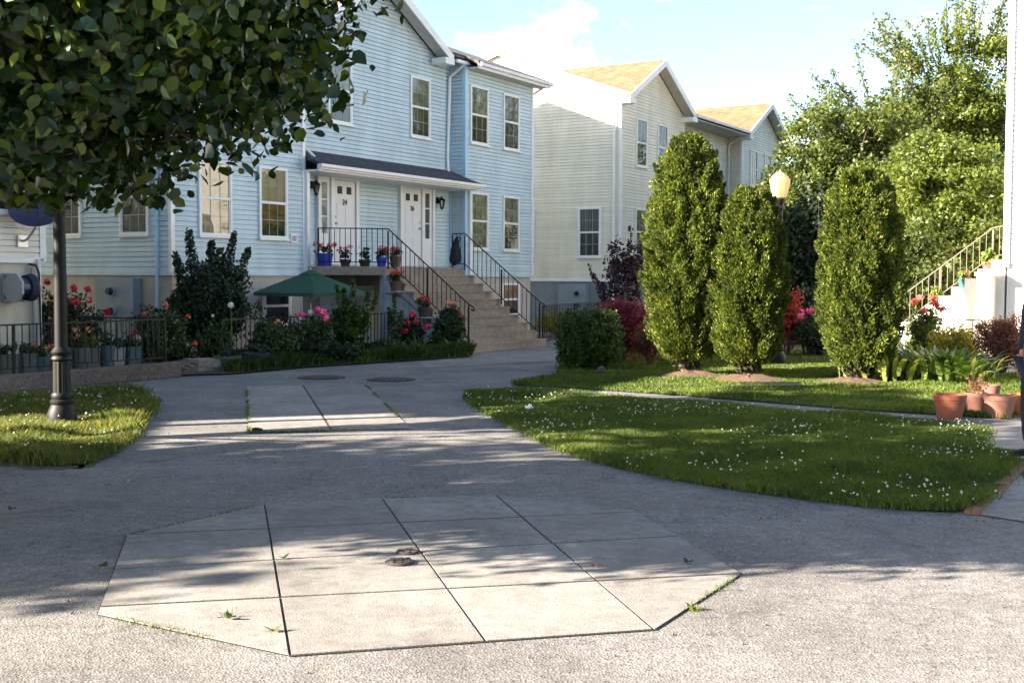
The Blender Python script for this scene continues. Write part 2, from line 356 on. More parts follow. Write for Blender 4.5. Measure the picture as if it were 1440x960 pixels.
def shrub(name, label, cat, loc, rx, ry, h, lm, size, nc, per, rc=None, shape='ell', z0=0.0, flowers=(), group=None, kind='quad', stemmat='bark_g', shell=.35, lump=.25, stems=6, seed=1, up=0.0):
    root = empty(name, loc); tag(root, label, cat, group)
    rc = rc or max(.05, .18 * min(rx, ry, h)); cz = z0 + (h - z0) / 2
    ex = 4.0 if shape == 'box' else 2.0
    smp = ell((0, 0, cz), (rx - rc * .5, ry - rc * .5, (h - z0) / 2 - rc * .5), shell, None, ex, 0 if shape == 'box' else lump, seed)
    P, d = clumps(nc, per, None, smp, rc); out = P - np.array([0, 0, cz]); P[:, 2] = np.maximum(P[:, 2], .01 + .05 * rng.random(len(P)))
    nn = unit(out) * .6 + rng.normal(size=P.shape) * .6; nn[:, 2] += up
    leaves('foliage', P, nn, size, L[lm] if isinstance(lm, str) else lm, root, kind)
    mb = MB()
    for i in range(stems):
        a = 2 * PI * i / stems + random.random(); limb(mb, (.05 * rx * math.cos(a), .05 * ry * math.sin(a), 0), (.6 * rx * math.cos(a), .6 * ry * math.sin(a), h * random.uniform(.5, .85)), .014 * (h + .4), .004, 3)
    mb.build('stems', M[stemmat], root)
    for (fm, n, fs, zlo) in flowers: blossoms(root, n, fs, M[fm], rx, ry, h, zlo)
    return root
def blossoms(root, n, fs, mat, rx, ry, h, zlo=.5, name='blossoms', front=True):
    Ps = []
    for _ in range(n):
        for _t in range(30):
            d = Vector((random.gauss(0, 1), random.gauss(0, 1), random.gauss(0, 1))).normalized()
            if d.y > .35 and front: continue
            z = h / 2 + d.z * h / 2 * 1.02
            if z > zlo * h: break
        Ps.append((d.x * rx * 1.0, d.y * ry * 1.0, z))
    Q = []; Nn = []
    for p in Ps:
        k = 26
        dd = unit(rng.normal(size=(k, 3))); Q.append(np.array(p) + dd * fs * .42); Nn.append(dd + rng.normal(size=(k, 3)) * .35)
    leaves(name, np.concatenate(Q), np.concatenate(Nn), fs * .5, mat, root, 'quad', aspect=.85)

# ------------------------------------------------------------------ ground
def poly_px(pts, z): return [G(x, y, 0).to_2d().to_3d() + Vector((0, 0, z)) for x, y in pts]
def sheet(name, pts, z, mat, kind='structure', thick=0.0):
    o = MB(); o.face([(p[0], p[1], z) for p in pts]) if not thick else o.prism([(p[0], p[1]) for p in pts], z - thick, z)
    ob = o.build(name, mat, recalc=bool(thick)); 
    if not thick and ob.data.polygons[0].normal.z < 0: ob.data.flip_normals()
    return tag(ob, kind=kind)
def smooth_poly(pts, it=2):
    for _ in range(it):
        q = []
        for a, b in zip(pts, pts[1:] + pts[:1]): q += [(a[0] * .75 + b[0] * .25, a[1] * .75 + b[1] * .25), (a[0] * .25 + b[0] * .75, a[1] * .25 + b[1] * .75)]
        pts = q
    return pts
def XY(l): return [tuple(G(x, y).to_2d()) for x, y in l]
def SW(l): return [tuple(W(s, w).to_2d()) for s, w in l]
tag(MB().face([(-700, -60, 0), (700, -60, 0), (700, 1200, 0), (-700, 1200, 0)]).build('ground', M['asphalt'], recalc=False), kind='structure')
# far ground beyond the houses is earth and grass
lawn_near = smooth_poly(XY([(650, 556), (662, 551), (700, 549), (760, 551), (900, 562), (1100, 579), (1250, 590), (1390, 602), (1384, 612), (1376, 628), (1425, 640), (1431, 652), (1395, 690), (1362, 722), (1290, 719), (1200, 712), (1050, 692), (930, 672), (840, 652), (780, 632), (720, 600), (676, 578)]), 1)
lawn_back = XY([(718, 542), (750, 534), (785, 526), (790, 510)]) + SW([(2.8, 5.0), (9, 4.6), (22, 4.6), (22, 14.4), (3, 12.2), (2.2, 14.4), (-2, 14.6)]) + XY([(1560, 520), (1520, 590), (1440, 573), (1420, 590), (1310, 583), (1200, 576), (1100, 568), (950, 556), (800, 546)])
lawn_left = smooth_poly(XY([(-160, 590), (-80, 572), (0, 566), (90, 556), (200, 553), (217, 566), (212, 585), (190, 600), (185, 622), (150, 648), (100, 658), (0, 650), (-80, 652), (-160, 640)]), 1)
garden = XY([(326, 527), (380, 522), (440, 517), (560, 509), (662, 503), (664, 498)]) + SW([(-1.3, 4.3), (-1.1, 2.1), (-2.0, .5), (-6.0, .45), (-6.0, -4), (-9.1, -4), (-9.1, 3.5)])
bed = SW([(-22, 3.55), (-8.95, 3.55), (-8.95, -3.9), (-22, -3.9)])
for nm, pl, z, mt in (('lawn', lawn_near, .02, 'lawn'), ('lawn', lawn_back, .018, 'lawn'), ('lawn', lawn_left, .022, 'lawn'), ('garden_soil', garden, .03, 'soil')):
    sheet(nm, pl, z, M[mt])
tag(MB().prism(bed, 0, .21).build('garden_bed', M['soil']), kind='structure')
def inpoly(x, y, poly):
    px = np.array([p[0] for p in poly]); py = np.array([p[1] for p in poly]); c = np.zeros(len(x), bool); j = len(px) - 1
    for i in range(len(px)):
        t = ((py[i] > y) != (py[j] > y)); xi = (px[j] - px[i]) * (y - py[i]) / (py[j] - py[i] + 1e-12) + px[i]; c ^= t & (x < xi); j = i
    return c
def sample_poly(poly, n, ymax=1e9, near=0.0, jitter=.06):
    xs = [p[0] for p in poly]; ys = [p[1] for p in poly]; X = np.empty(0); Y = np.empty(0)
    while len(X) < n:
        x = rng.uniform(min(xs), max(xs), n * 3); y = rng.uniform(min(ys), min(max(ys), ymax), n * 3)
        k = inpoly(x + rng.normal(0, jitter, len(x)), y + rng.normal(0, jitter, len(x)), poly); x, y = x[k], y[k]
        vis = np.abs(x) < .47 * y + .8; x, y = x[vis], y[vis]
        if near: kk = rng.random(len(x)) < np.minimum(1, (near / y) ** 2); x, y = x[kk], y[kk]
        X = np.concatenate([X, x]); Y = np.concatenate([Y, y])
    return X[:n], Y[:n]
def vnoise(x, y, sc, seed=0):
    rs = np.random.default_rng(seed); v = np.zeros(len(x))
    for k in range(10):
        a = rs.random() * 2 * PI; f_ = sc * rs.uniform(.5, 2.2); v += np.sin((x * math.cos(a) + y * math.sin(a)) * f_ + rs.random() * 6.3)
    return v / 10 ** .5
def grass(label_, poly, n, h, wd, z, mat, ymax=1e9, near=0, base_label=None, dark=None):
    X, Y = sample_poly(poly, n, ymax, near); clump = vnoise(X, Y, 3.5, n % 97)
    hh = h * (.65 + .7 * rng.random(n)) * np.clip(1 + .35 * clump, .35, 1.9)
    a = rng.random(n) * 2 * PI; l = hh * (.25 + .6 * rng.random(n)); b = rng.random(n) * 2 * PI; w_ = wd * (.6 + .8 * rng.random(n)) * np.clip(Y / 14, .7, 1.9)
    P = np.stack([X, Y, np.full(n, z)], 1); T = np.stack([np.cos(a) * l, np.sin(a) * l, hh], 1); Mi = P + T * np.array([.35, .35, .6])
    Bv = np.stack([np.cos(b), np.sin(b), np.zeros(n)], 1) * w_[:, None] * .5
    V = np.stack([P - Bv, P + Bv, Mi + Bv * .8, P + T, Mi - Bv * .8], 1).reshape(-1, 3)
    o = npmesh('grass', V, 5, mat); tag(o, label_, 'grass', None, 'stuff'); return o
grass('short green clover lawn with scattered white blossoms between the asphalt court and the narrow path', lawn_near, 300000, .046, .0068, .018, M['grass'], near=10)
grass('mown lawn under the three conical evergreens, beyond the narrow path', lawn_back, 130000, .045, .010, .016, M['grass_back'], ymax=27, near=17)
grass('longer sunlit grass round the foot of the dark lamp post on the left', [((p[0] - 0) * 1.0, p[1] + random.uniform(-.12, .10)) for p in smooth_poly(lawn_left, 2)], 80000, .10, .0075, .02, M['grass_dry'], near=12)
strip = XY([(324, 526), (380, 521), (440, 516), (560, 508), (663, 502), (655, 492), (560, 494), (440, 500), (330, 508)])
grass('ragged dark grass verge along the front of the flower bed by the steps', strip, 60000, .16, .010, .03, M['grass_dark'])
def balls(name, P, r, mat, label=None, cat=None, kind=None, parent=None):
    o8 = np.array([(1, 0, 0), (0, 1, 0), (-1, 0, 0), (0, -1, 0), (0, 0, 1), (0, 0, -1)], float); Fi = np.array([(0, 1, 4), (1, 2, 4), (2, 3, 4), (3, 0, 4), (1, 0, 5), (2, 1, 5), (3, 2, 5), (0, 3, 5)])
    n = len(P); rr = r * (.6 + .8 * rng.random(n)); V = (P[:, None, :] + o8[None] * rr[:, None, None]).reshape(-1, 3)
    Fc = (np.arange(n)[:, None, None] * 6 + Fi[None]).reshape(-1, 3); o = npmesh_idx(name, V, Fc, mat, parent); return tag(o, label, cat, None, kind)
X, Y = sample_poly(lawn_near, 1500, near=11); k = rng.random(len(X)) < np.clip(.35 + .55 * vnoise(X, Y, 1.6, 5) + .35 * (Y > 14), .03, 1); X, Y = X[k], Y[k]
balls('clover_blossoms', np.stack([X, Y, .06 + .03 * rng.random(len(X))], 1), .0085, M['clover'], 'tiny white clover heads dotting the near lawn', 'clover', 'stuff')
X, Y = sample_poly(lawn_left, 160); balls('clover_blossoms', np.stack([X, Y, .13 + .04 * rng.random(len(X))], 1), .011, M['clover'], 'tiny white clover heads in the tall grass round the left lamp post', 'clover', 'stuff')
# far-off ground behind the houses: one earth sheet
sheet('far_ground', SW([(9, -3), (120, -30), (160, 120), (24, 40), (24, 4.6), (9, 4.6)]), .012, M['soil'])

# paving pads: polygon clipped by a grid of joints
def clip(poly, a, b, c):      # keep a*x+b*y<=c
    out = []
    for p, q in zip(poly, poly[1:] + poly[:1]):
        dp, dq = a * p[0] + b * p[1] - c, a * q[0] + b * q[1] - c
        if dp <= 0: out.append(p)
        if (dp < 0) != (dq < 0) and abs(dp - dq) > 1e-12: t = dp / (dp - dq); out.append((p[0] + (q[0] - p[0]) * t, p[1] + (q[1] - p[1]) * t))
    return out
def line_px(p, q):
    a, b = G(*p).to_2d(), G(*q).to_2d(); d = (b - a).normalized(); n_ = (-d.y, d.x); return n_[0], n_[1], n_[0] * a.x + n_[1] * a.y
def pad(name, outline, fam1, fam2, gap1, gap2, mats, z=.010):
    P = XY(outline); base = MB(); c0 = (sum(p[0] for p in P) / len(P), sum(p[1] for p in P) / len(P))
    sheet(name + '_bed', [((p[0] - c0[0]) * 1.004 + c0[0], (p[1] - c0[1]) * 1.004 + c0[1]) for p in P], .005, M['joint'])
    def split(polys, fam, gap):
        res = [[] for _ in range(len(fam) + 1)]
        L_ = [line_px(*f_) for f_ in fam]
        for pl in polys:
            for i in range(len(fam) + 1):
                q = pl
                if i > 0: a, b, c = L_[i - 1]; q = clip(q, -a, -b, -(c + gap / 2)) if q else q
                if i < len(fam): a, b, c = L_[i]; q = clip(q, a, b, c - gap / 2) if q else q
                if q and len(q) > 2: res[i].append(q)
        return [p for r in res for p in r]
    polys = split(split([P], fam1, gap1), fam2, gap2)
    k = 0
    mbs = [MB() for _ in mats]
    for pl in polys: mbs[k % len(mats)].prism(pl, .006, z + random.uniform(-.001, .002)); k += 1
    for m_, mt in zip(mbs, mats): tag(m_.build(name, mt, bevel=.004), kind='structure')
octo = [(138, 865), (179, 754), (372, 710), (540, 702), (697, 697), (890, 718), (1042, 808), (921, 886), (680, 903), (408, 923)]
pad('concrete_pad', octo, [((372, 710), (408, 922)), ((537, 702), (680, 900)), ((697, 697), (919.5, 887))], [((179, 853), (1040, 808)), ((179, 801), (940, 756)), ((179, 753), (760, 727))], .013, .026, [M['concrete'], M['concrete_b']])
pad('concrete_slab', [(347, 543), (512, 541), (545, 571), (578, 603), (350, 609)], [((425, 541), (467, 606))], [], .03, .02, [M['concrete'], M['concrete_b']])
sheet('concrete_apron', XY([(662, 498), (769, 488), (786, 497), (783, 508), (700, 512), (600, 517), (590, 510)]), .006, M['concrete_b'])
pad('path_slab', [(1374, 628), (1398, 592), (1560, 590), (1560, 640), (1440, 634)], [((1398, 614), (1560, 622))], [], .02, .02, [M['concrete'], M['concrete_b']])
pad('path_slab', [(1374, 724), (1446, 658), (1600, 655), (1620, 740), (1460, 737)], [((1390, 700), (1560, 716))], [((1440, 672), (1470, 735))], .02, .02, [M['concrete_b'], M['concrete']])
# brick edging: a row of bricks
a, b = G(1366, 724), G(1440, 655); dd = (b - a); nb = int(dd.length / .21); dd.normalize(); nn = Vector((-dd.y, dd.x, 0))
mb = MB()
for i in range(nb + 6):
    p = a + dd * (i * .21 + .01); q = p + dd * .195
    if i >= 0: mb.prism([(p.x - nn.x * .05, p.y - nn.y * .05), (q.x - nn.x * .05, q.y - nn.y * .05), (q.x + nn.x * .05, q.y + nn.y * .05), (p.x + nn.x * .05, p.y + nn.y * .05)], 0, .03 + random.uniform(-.004, .006))
tag(mb.build('brick_edging', M['brick'], bevel=.005), kind='structure')
# mulch mounds under the evergreens
for (x, y) in ((972, 531), (1052, 536), (1200, 541)):
    p = G(x, y); V = MB(); prof = [(.0, .10), (.25, .085), (.5, .05), (.7, .02), (.78, 0)]
    prof = [(a_ * .8, b_) for a_, b_ in prof[::-1]]; V.lathe(prof, p.x, p.y, 26); V.v = [(v[0] + random.uniform(-.05, .05), v[1] + random.uniform(-.03, .03), v[2] + random.uniform(-.01, .015) + .015) for v in V.v]
    tag(V.build('mulch_mound', M['mulch'], smooth=True), kind='structure')
# retaining curb and blocks
tag(MB().hexa([tuple(W(s, w, z)) for z in (0, .25) for s, w in ((-22, 3.5), (-22, 3.72), (-8.9, 3.72), (-8.9, 3.5))]).build('retaining_curb', M['curb'], bevel=.02), 'low brownish retaining curb under the row of buckets on the left', 'curb')
for i, (x0, x1, yb, h_, lb) in enumerate(((245, 283, 528, .22, 'mossy stone block next to the end of the curb'), (283, 324, 524, .24, 'pale rough stone block at the right end of the low bed wall'))):
    a, b = G(x0, yb), G(x1, yb - 3); o = empty('stone_block', (a + b) / 2, math.atan2((b - a).y, (b - a).x)); l = (b - a).length / 2
    bm = bmesh.new(); bmesh.ops.create_cube(bm, size=1); bmesh.ops.subdivide_edges(bm, edges=bm.edges, cuts=4, use_grid_fill=True)
    for v in bm.verts: v.co = Vector((v.co.x * 2 * l * .97, v.co.y * .42 + .2, v.co.z * h_ + h_ / 2)) + Vector([random.uniform(-.018, .018) for _ in range(3)])
    me = bpy.data.meshes.new('stone_block'); bm.to_mesh(me); bm.free(); me.materials.append(M['curb'] if i == 0 else M['step']); so = bpy.data.objects.new('stone_block', me); C.objects.link(so)
    so.location = (a + b) / 2 - Vector((0, .22, 0)); so.rotation_euler = (0, 0, math.atan2((b - a).y, (b - a).x)); bpy.data.objects.remove(o); tag(so, lb, 'stone block')

# weeds in the slab edges, dirt along the left lawn
def edge_weeds(label_, segs, n, h):
    X = []; Y = []
    for (p, q) in segs:
        a, b = G(*p), G(*q); t = rng.random(n); t = t[vnoise(a.x + (b.x - a.x) * t, a.y + (b.y - a.y) * t, 5, 3) > -.1]
        X.append(a.x + (b.x - a.x) * t + rng.normal(0, .012, len(t))); Y.append(a.y + (b.y - a.y) * t + rng.normal(0, .012, len(t)))
    X, Y = np.concatenate(X), np.concatenate(Y); n = len(X); a = rng.random(n) * 2 * PI; hh = h * (.4 + rng.random(n)); P = np.stack([X, Y, np.full(n, .004)], 1)
    T = np.stack([np.cos(a) * hh * .8, np.sin(a) * hh * .8, hh], 1); Bv = np.stack([-np.sin(a), np.cos(a), 0 * a], 1) * .004
    V = np.stack([P - Bv, P + Bv, P + T], 1).reshape(-1, 3); return tag(npmesh('weeds', V, 3, M['grass_back']), label_, 'weeds', None, 'stuff')
edge_weeds('thin line of weeds in the joints round the far two-part slab', [((350, 609), (578, 604)), ((512, 541), (578, 603)), ((347, 543), (350, 609))], 900, .03)
edge_weeds('sparse weeds along the edges of the large paved pad', [((138, 865), (408, 923)), ((921, 886), (1042, 808)), ((540, 702), (697, 697)), ((179, 754), (372, 710))], 260, .018)
dp = smooth_poly(lawn_left, 2); cx_ = sum(p[0] for p in dp) / len(dp); cy_ = sum(p[1] for p in dp) / len(dp)
sheet('dirt_patch', [(p[0] + random.uniform(-.05, .07), p[1] + random.uniform(-.16, .03) - (.10 if p[1] < cy_ else 0)) for p in dp], .006, M['dirt'])
X = rng.uniform(-5, 5, 5000); Y = rng.uniform(4, 17, 5000); k = vnoise(X, Y, 1.3, 8) > .55; X, Y = X[k], Y[k]
balls('grit', np.stack([X, Y, np.full(len(X), .006)], 1), .0055, M['curb'], 'loose dark grit and crumbs scattered over the asphalt', 'grit', 'stuff')
# manholes and valve covers
def cover(name, px, py, r, label, rust='manhole', grid=True):
    p = G(px, py); o = empty(name, (p.x, p.y, .0)); tag(o, label, 'manhole cover' if r > .2 else 'valve cover')
    MB().lathe([(r * 1.09, 0), (r * 1.09, .012 if r > .2 else .022), (r * 1.0, .012 if r > .2 else .022)], n=40).build('rim', M['joint'], o)
    mb = MB().lathe([(r * .98, .004), (r * .98, .016 if r > .2 else .026)], n=40)
    zt = .016 if r > .2 else .026; st = .085 if r > .2 else .045; kk = int(r / st)
    for i in range(-kk, kk + 1):
        for j in range(-kk, kk + 1):
            if (i * i + j * j) * st * st < (r * .86) ** 2: mb.box(i * st - st * .3, i * st + st * .3, j * st - st * .3, j * st + st * .3, zt - .002, zt + .006)
    mb.build('cover', M[rust], o)
cover('manhole_cover', 452, 531, .36, 'round dark manhole cover, the left one of the pair beyond the slab')
cover('manhole_cover', 550, 534, .36, 'round reddish manhole cover, the right one of the pair beyond the slab')
cover('valve_cover', 562, 794, .078, 'small round black valve cover, nearer one on the paved pad')
cover('valve_cover', 573, 779.5, .062, 'small round black valve cover touching the slab joint, farther one')

# ------------------------------------------------------------------ houses
def frame_children(root, s0, w0):
    """converter (s,w,z)->local"""
    return lambda p: Vector((p[1] - w0, p[0] - s0, p[2]))
class House:
    def __init__(h, name, label, s0, w0):
        h.root = empty(name, W(s0, w0), -AZ); h.s0, h.w0 = s0, w0; tag(h.root, label, 'house')
    def put(h, mb, name, mat, parent=None, **kw):
        mb.xf(lambda p: Vector((p[1] - h.w0, p[0] - h.s0, p[2]))); return mb.build(name, mat, parent or h.root, **kw)
def front(w0, sgn=1): return lambda a, b, c: (a, w0 + b * sgn, c)
def side(s0, sgn=-1): return lambda a, b, c: (s0 + b * sgn, a, c)
def clap(mb, Fm, a0, a1, z0, z1, ext=None, c=.102):
    """clapboard courses on a wall; ext(z)->(a0,a1) trims gables"""
    z = z0
    while z < z1 - 1e-4:
        zt = min(z + c, z1)
        l0, r0 = ext(z) if ext else (a0, a1); l1, r1 = ext(zt) if ext else (a0, a1)
        if r0 - l0 < .02: break
        if r1 < l1: l1 = r1 = (l1 + r1) / 2
        g = z + .012
        mb.face([Fm(l0, .016, g), Fm(r0, .016, g), Fm(r1, .008, zt), Fm(l1, .008, zt)])
        mb.face([Fm(l0, -.028, g), Fm(r0, -.028, g), Fm(r0, .016, g), Fm(l0, .016, g)])
        mb.face([Fm(l0, -.028, z), Fm(r0, -.028, z), Fm(r0, -.028, g), Fm(l0, -.028, g)])
        mb.face([Fm(l0, -.028, z), Fm(r0, -.028, z), Fm(r0, .008, z), Fm(l0, .008, z)])
        z = zt
def bx(mb, Fm, a0, a1, b0, b1, c0, c1):
    mb.hexa([Fm(a0, b0, c0), Fm(a1, b0, c0), Fm(a1, b1, c0), Fm(a0, b1, c0), Fm(a0, b0, c1), Fm(a1, b0, c1), Fm(a1, b1, c1), Fm(a0, b1, c1)])
def uvquad(h, name, mat, parent, pts):
    mb = MB().face(pts); o = h.put(mb, name, mat, parent, recalc=False)
    uv = o.data.uv_layers.new(name='UVMap'); p = [Vector(v.co) for v in o.data.vertices]; ex = (p[1] - p[0]).normalized(); ey = (p[3] - p[0]); ey = (ey - ex * ey.dot(ex)).normalized()
    for li, lp in enumerate(o.data.loops): q = p[lp.vertex_index] - p[0]; uv.data[li].uv = (q.dot(ex), q.dot(ey))
    return o
def window(h, Fm, a0, a1, z0, z1, up='lace', lo='screen', t=.055, mun=True, label=None, halfblind=False):
    mb = MB(); o_ = .06
    bx(mb, Fm, a0, a0 + t, 0, o_, z0, z1); bx(mb, Fm, a1 - t, a1, 0, o_, z0, z1); bx(mb, Fm, a0 + t, a1 - t, 0, o_, z1 - t, z1); bx(mb, Fm, a0 + t, a1 - t, 0, o_, z0, z0 + t)
    w_ = h.put(mb, 'window', M['white'])
    if label: w_['label'] = label
    sb = MB(); bx(sb, Fm, a0 - .02, a1 + .02, 0, o_ + .035, z0 - .045, z0 - .003); h.put(sb, 'sill', M['white'], w_)
    zm = (z0 + z1) / 2; sm = MB(); mn = MB(); i0, i1 = a0 + t, a1 - t
    bx(sm, Fm, i0, i1, .03, .054, zm - .028, zm + .028)
    bx(sm, Fm, i0, i0 + .028, .03, .046, z0 + t, zm - .028); bx(sm, Fm, i1 - .028, i1, .03, .046, z0 + t, zm - .028); bx(sm, Fm, i0, i0 + .022, .03, .05, zm + .028, z1 - t); bx(sm, Fm, i1 - .022, i1, .03, .05, zm + .028, z1 - t)
    if mun:
        for zz0, zz1, d_ in ((zm + .028, z1 - t, .034), (z0 + t, zm - .028, .0325)):
            for k_ in (1, 2): a = i0 + (i1 - i0) * k_ / 3; bx(mn, Fm, a - .006, a + .006, .0315, d_ + .004, zz0, zz1)
            zc = (zz0 + zz1) / 2; bx(mn, Fm, i0 + .03, i1 - .03, .0312, d_ + .003, zc - .0065, zc + .0065)
    h.put(sm, 'sash', M['white'], w_)
    if mn.v: h.put(mn, 'muntins', M['muntin'], w_)
    uvquad(h, 'pane', M['glass'], w_, [Fm(i0, .030, z0 + t), Fm(i1, .030, z0 + t), Fm(i1, .030, z1 - t), Fm(i0, .030, z1 - t)])
    uvquad(h, 'backing', M['w_' + up], w_, [Fm(i0, .0195, zm), Fm(i1, .0195, zm), Fm(i1, .0195, z1 - t), Fm(i0, .0195, z1 - t)])  # cloth, painted tan reflection and dark unlit room share this quad
    zb = z0 + t; 
    if halfblind:
        zq = z0 + (zm - z0) * .42; uvquad(h, 'backing', M['w_' + lo], w_, [Fm(i0, .0195, zq), Fm(i1, .0195, zq), Fm(i1, .0195, zm), Fm(i0, .0195, zm)])
        uvquad(h, 'insect_screen', M['w_dark'], w_, [Fm(i0, .0195, zb), Fm(i1, .0195, zb), Fm(i1, .0195, zq), Fm(i0, .0195, zq)])
    else: uvquad(h, 'insect_screen' if lo == 'screen' else 'backing', M['w_' + lo], w_, [Fm(i0, .0195, zb), Fm(i1, .0195, zb), Fm(i1, .0195, zm), Fm(i0, .0195, zm)])
    return w_
def roofslab(h, name, mat, pts, th=.1, parent=None):
    """sloped slab: pts = 4 top corners (eave0,eave1,ridge1,ridge0); UV in metres along the eave"""
    mb = MB(); top = [Vector(p) for p in pts]; bot = [p - Vector((0, 0, th)) for p in top]
    k = len(top); mb.v = [tuple(p) for p in top + bot]; mb.f = [tuple(range(k)), tuple(range(2 * k - 1, k - 1, -1))] + [(i, k + i, k + (i + 1) % k, (i + 1) % k) for i in range(k)]
    o = h.put(mb, name, mat, parent)
    uv = o.data.uv_layers.new(name='UVMap'); e0, e1 = Vector(o.data.vertices[0].co), Vector(o.data.vertices[1].co); ex = (e1 - e0).normalized(); r0 = Vector(o.data.vertices[k - 1].co) - e0; ey = (r0 - ex * r0.dot(ex)).normalized()
    for lp in o.data.loops: q = Vector(o.data.vertices[lp.vertex_index].co) - e0; uv.data[lp.index].uv = (q.dot(ex), q.dot(ey))
    return o
def gutter(h, p, q, name='gutter', r=.06):
    mb = MB(); p, q = Vector(p), Vector(q); mb.bar(p, q, r, n=4); return h.put(mb, name, M['white'])
def spout(h, pts, mat='white', r=.04): mb = MB(); mb.path([Vector(p) for p in pts], r, n=8); return h.put(mb, 'downspout', M[mat])

def gable_roof(h, sc, hw, ww, wback, zp, slope, roofm, tag_='porch'):
    """cross gable facing the court: ridge along w at s=sc"""
    ze = zp - slope * hw
    for sg in (-1, 1):
        roofslab(h, 'roof', roofm, [(sc + sg * hw, ww, ze), (sc + sg * hw, ww - .06, ze), (sc, wback, zp), (sc, ww, zp)], .1)
        roofslab(h, 'soffit', M['soffit'], [(sc + sg * (hw - .03), ww - .01, ze - .105), (sc + sg * (hw - .03), ww - .40, ze - .105), (sc, ww - .40, zp - .12), (sc, ww - .01, zp - .12)], .015)
        # rake fascia board
        mb = MB(); a = Vector((sc + sg * (hw + .01), ww + .02, ze)); b = Vector((sc, ww + .02, zp + .005)); d = Vector((0, 0, -.22)); t = Vector((0, -.035, 0))
        mb.hexa([a + d, b + d, b + d + t, a + d + t, a, b, b + t, a + t]); h.put(mb, 'rake_board', M['white'])
    # eave returns
    for sg in (-1, 1):
        mb = MB(); x0, x1 = sorted((sc + sg * (hw - .42), sc + sg * (hw + .02))); mb.box(x0, x1, ww - .42, ww + .03, ze - .26, ze - .1); h.put(mb, 'eave_return', M['white'])

# ---- blue house
B = House('blue_townhouse', 'pale blue clapboard townhouse with doors 24 and 26 behind the concrete steps', -6.0, .5)
zs, ze, zr, wr = 1.74, 7.52, 9.45, -4.1
slp = (zr - 7.55) / (.95 - wr)
fm = MB(); 
for s0, s1, w1 in ((-6.0, -2.02, .47), (-2.02, 4.77, -.03), (4.77, 8.5, .47)): fm.box(s0 + .02, s1 - .02 if s1 > 8 else s1, -8.7, w1, 0, zs + .0)
B.put(fm, 'foundation_wall', M['stucco_b'])
wl = MB(); wl2 = MB()
clap(wl, front(.5), -6.0, -2.02, zs, ze); clap(wl, front(.5), 4.77, 8.5, zs, ze)
def gext(z, l=-2.02, r=4.77, sc=1.4, hw=2.72, zp=9.02, k_=.536):
    if z < 7.55: return l, r
    d = (zp - z) / k_; return sc - d, sc + d
clap(wl, front(0), -2.02, 4.77, zs, 9.0, gext)
clap(wl2, side(4.77), 0, .5, zs, ze); clap(wl, side(-2.02, 1), 0, .5, zs, ze)
def send(z): 
    if z < 7.56: return -8.7, .5
    d = (z - 7.56) / slp; return -8.7 + d * .98, .5 - d * .98
for S_, sg in ((-6.0, -1), (8.5, 1)): clap(wl, side(S_, sg), -8.7, .5, zs, 9.4, send)
clap(wl, front(-8.7, -1), -6, 8.5, zs, ze)
B.put(wl, 'siding_wall', M['blue'], recalc=False); B.put(wl2, 'siding_return', M['blue'], recalc=False)
for s_, w_ in ((-6.0, .5), (-2.02, .5), (8.5, .5)): B.put(MB().box(s_ - .05, s_ + .05, w_ - .05, w_ + .03, zs - .02, ze), 'corner_board', M['white'])
pb = MB().box(4.73, 4.86, .42, .535, zs - .02, ze); B.put(pb, 'corner_board', M['blue_trim'])
pb = MB().box(4.72, 4.78, 0.005, .05, 2.0, ze); B.put(pb, 'corner_board', M['blue_trim'])
for bx_ in ((-6.04, -2.0, .5, .53), (4.75, 8.53, .5, .53), (-6.035, -6.0, -8.7, .498)): B.put(MB().box(*bx_, zs - .06, zs + .012), 'starter_strip', M['blue'])
# roof
def pl_(s_, w_): return (s_, w_, zr - slp * (w_ - wr))
roofslab(B, 'roof', M['roof_grey'], [pl_(-2.0, .5), pl_(-1.38, .5), pl_(-.98, -.03), pl_(3.78, -.03), pl_(4.18, .5), pl_(4.75, .5), pl_(4.75, wr), pl_(-2.0, wr)])
for (s0, s1, w1) in ((-6.35, -2.0, .95), (4.75, 8.85, .95)):
    zz = zr - slp * (w1 - wr); roofslab(B, 'roof', M['roof_grey'], [(s0, w1, zz), (s1, w1, zz), (s1, wr, zr), (s0, wr, zr)])
roofslab(B, 'roof', M['roof_grey'], [(-6.35, -9.15, zr - slp * (-wr + 9.15 + 2 * wr + wr - wr) if False else 7.55), (8.85, -9.15, 7.55), (8.85, wr, zr), (-6.35, wr, zr)])
B.put(MB().box(-6.33, -2.04, .5, .92, 7.36, 7.40), 'soffit', M['soffit']); B.put(MB().box(4.8, 8.83, .5, .92, 7.36, 7.40), 'soffit', M['soffit'])
B.put(MB().box(-6.35, -2.02, .92, .95, 7.34, 7.50), 'fascia', M['white']); B.put(MB().box(4.75, 8.86, .92, .95, 7.34, 7.50), 'fascia', M['white'])
for S_ in (-6.36, 8.86):
    for w_ in (.95, -9.15):
        a, b = Vector((S_, w_, 7.54)), Vector((S_, wr, zr)); d = Vector((0, 0, -.18)); t = Vector((.03 * (1 if S_ < 0 else -1), 0, 0))
        B.put(MB().hexa([a + d, b + d, b + d + t, a + d + t, a, b, b + t, a + t]), 'fascia', M['white'])
gable_roof(B, 1.4, 2.78, .5, -3.3, 9.12, .536, M['roof_grey'])
gutter(B, (4.25, .56, 7.5), (4.85, .56, 7.5)); gutter(B, (4.78, 1.0, 7.46), (8.88, 1.0, 7.46)); gutter(B, (-6.35, 1.0, 7.46), (-2.0, 1.0, 7.46))
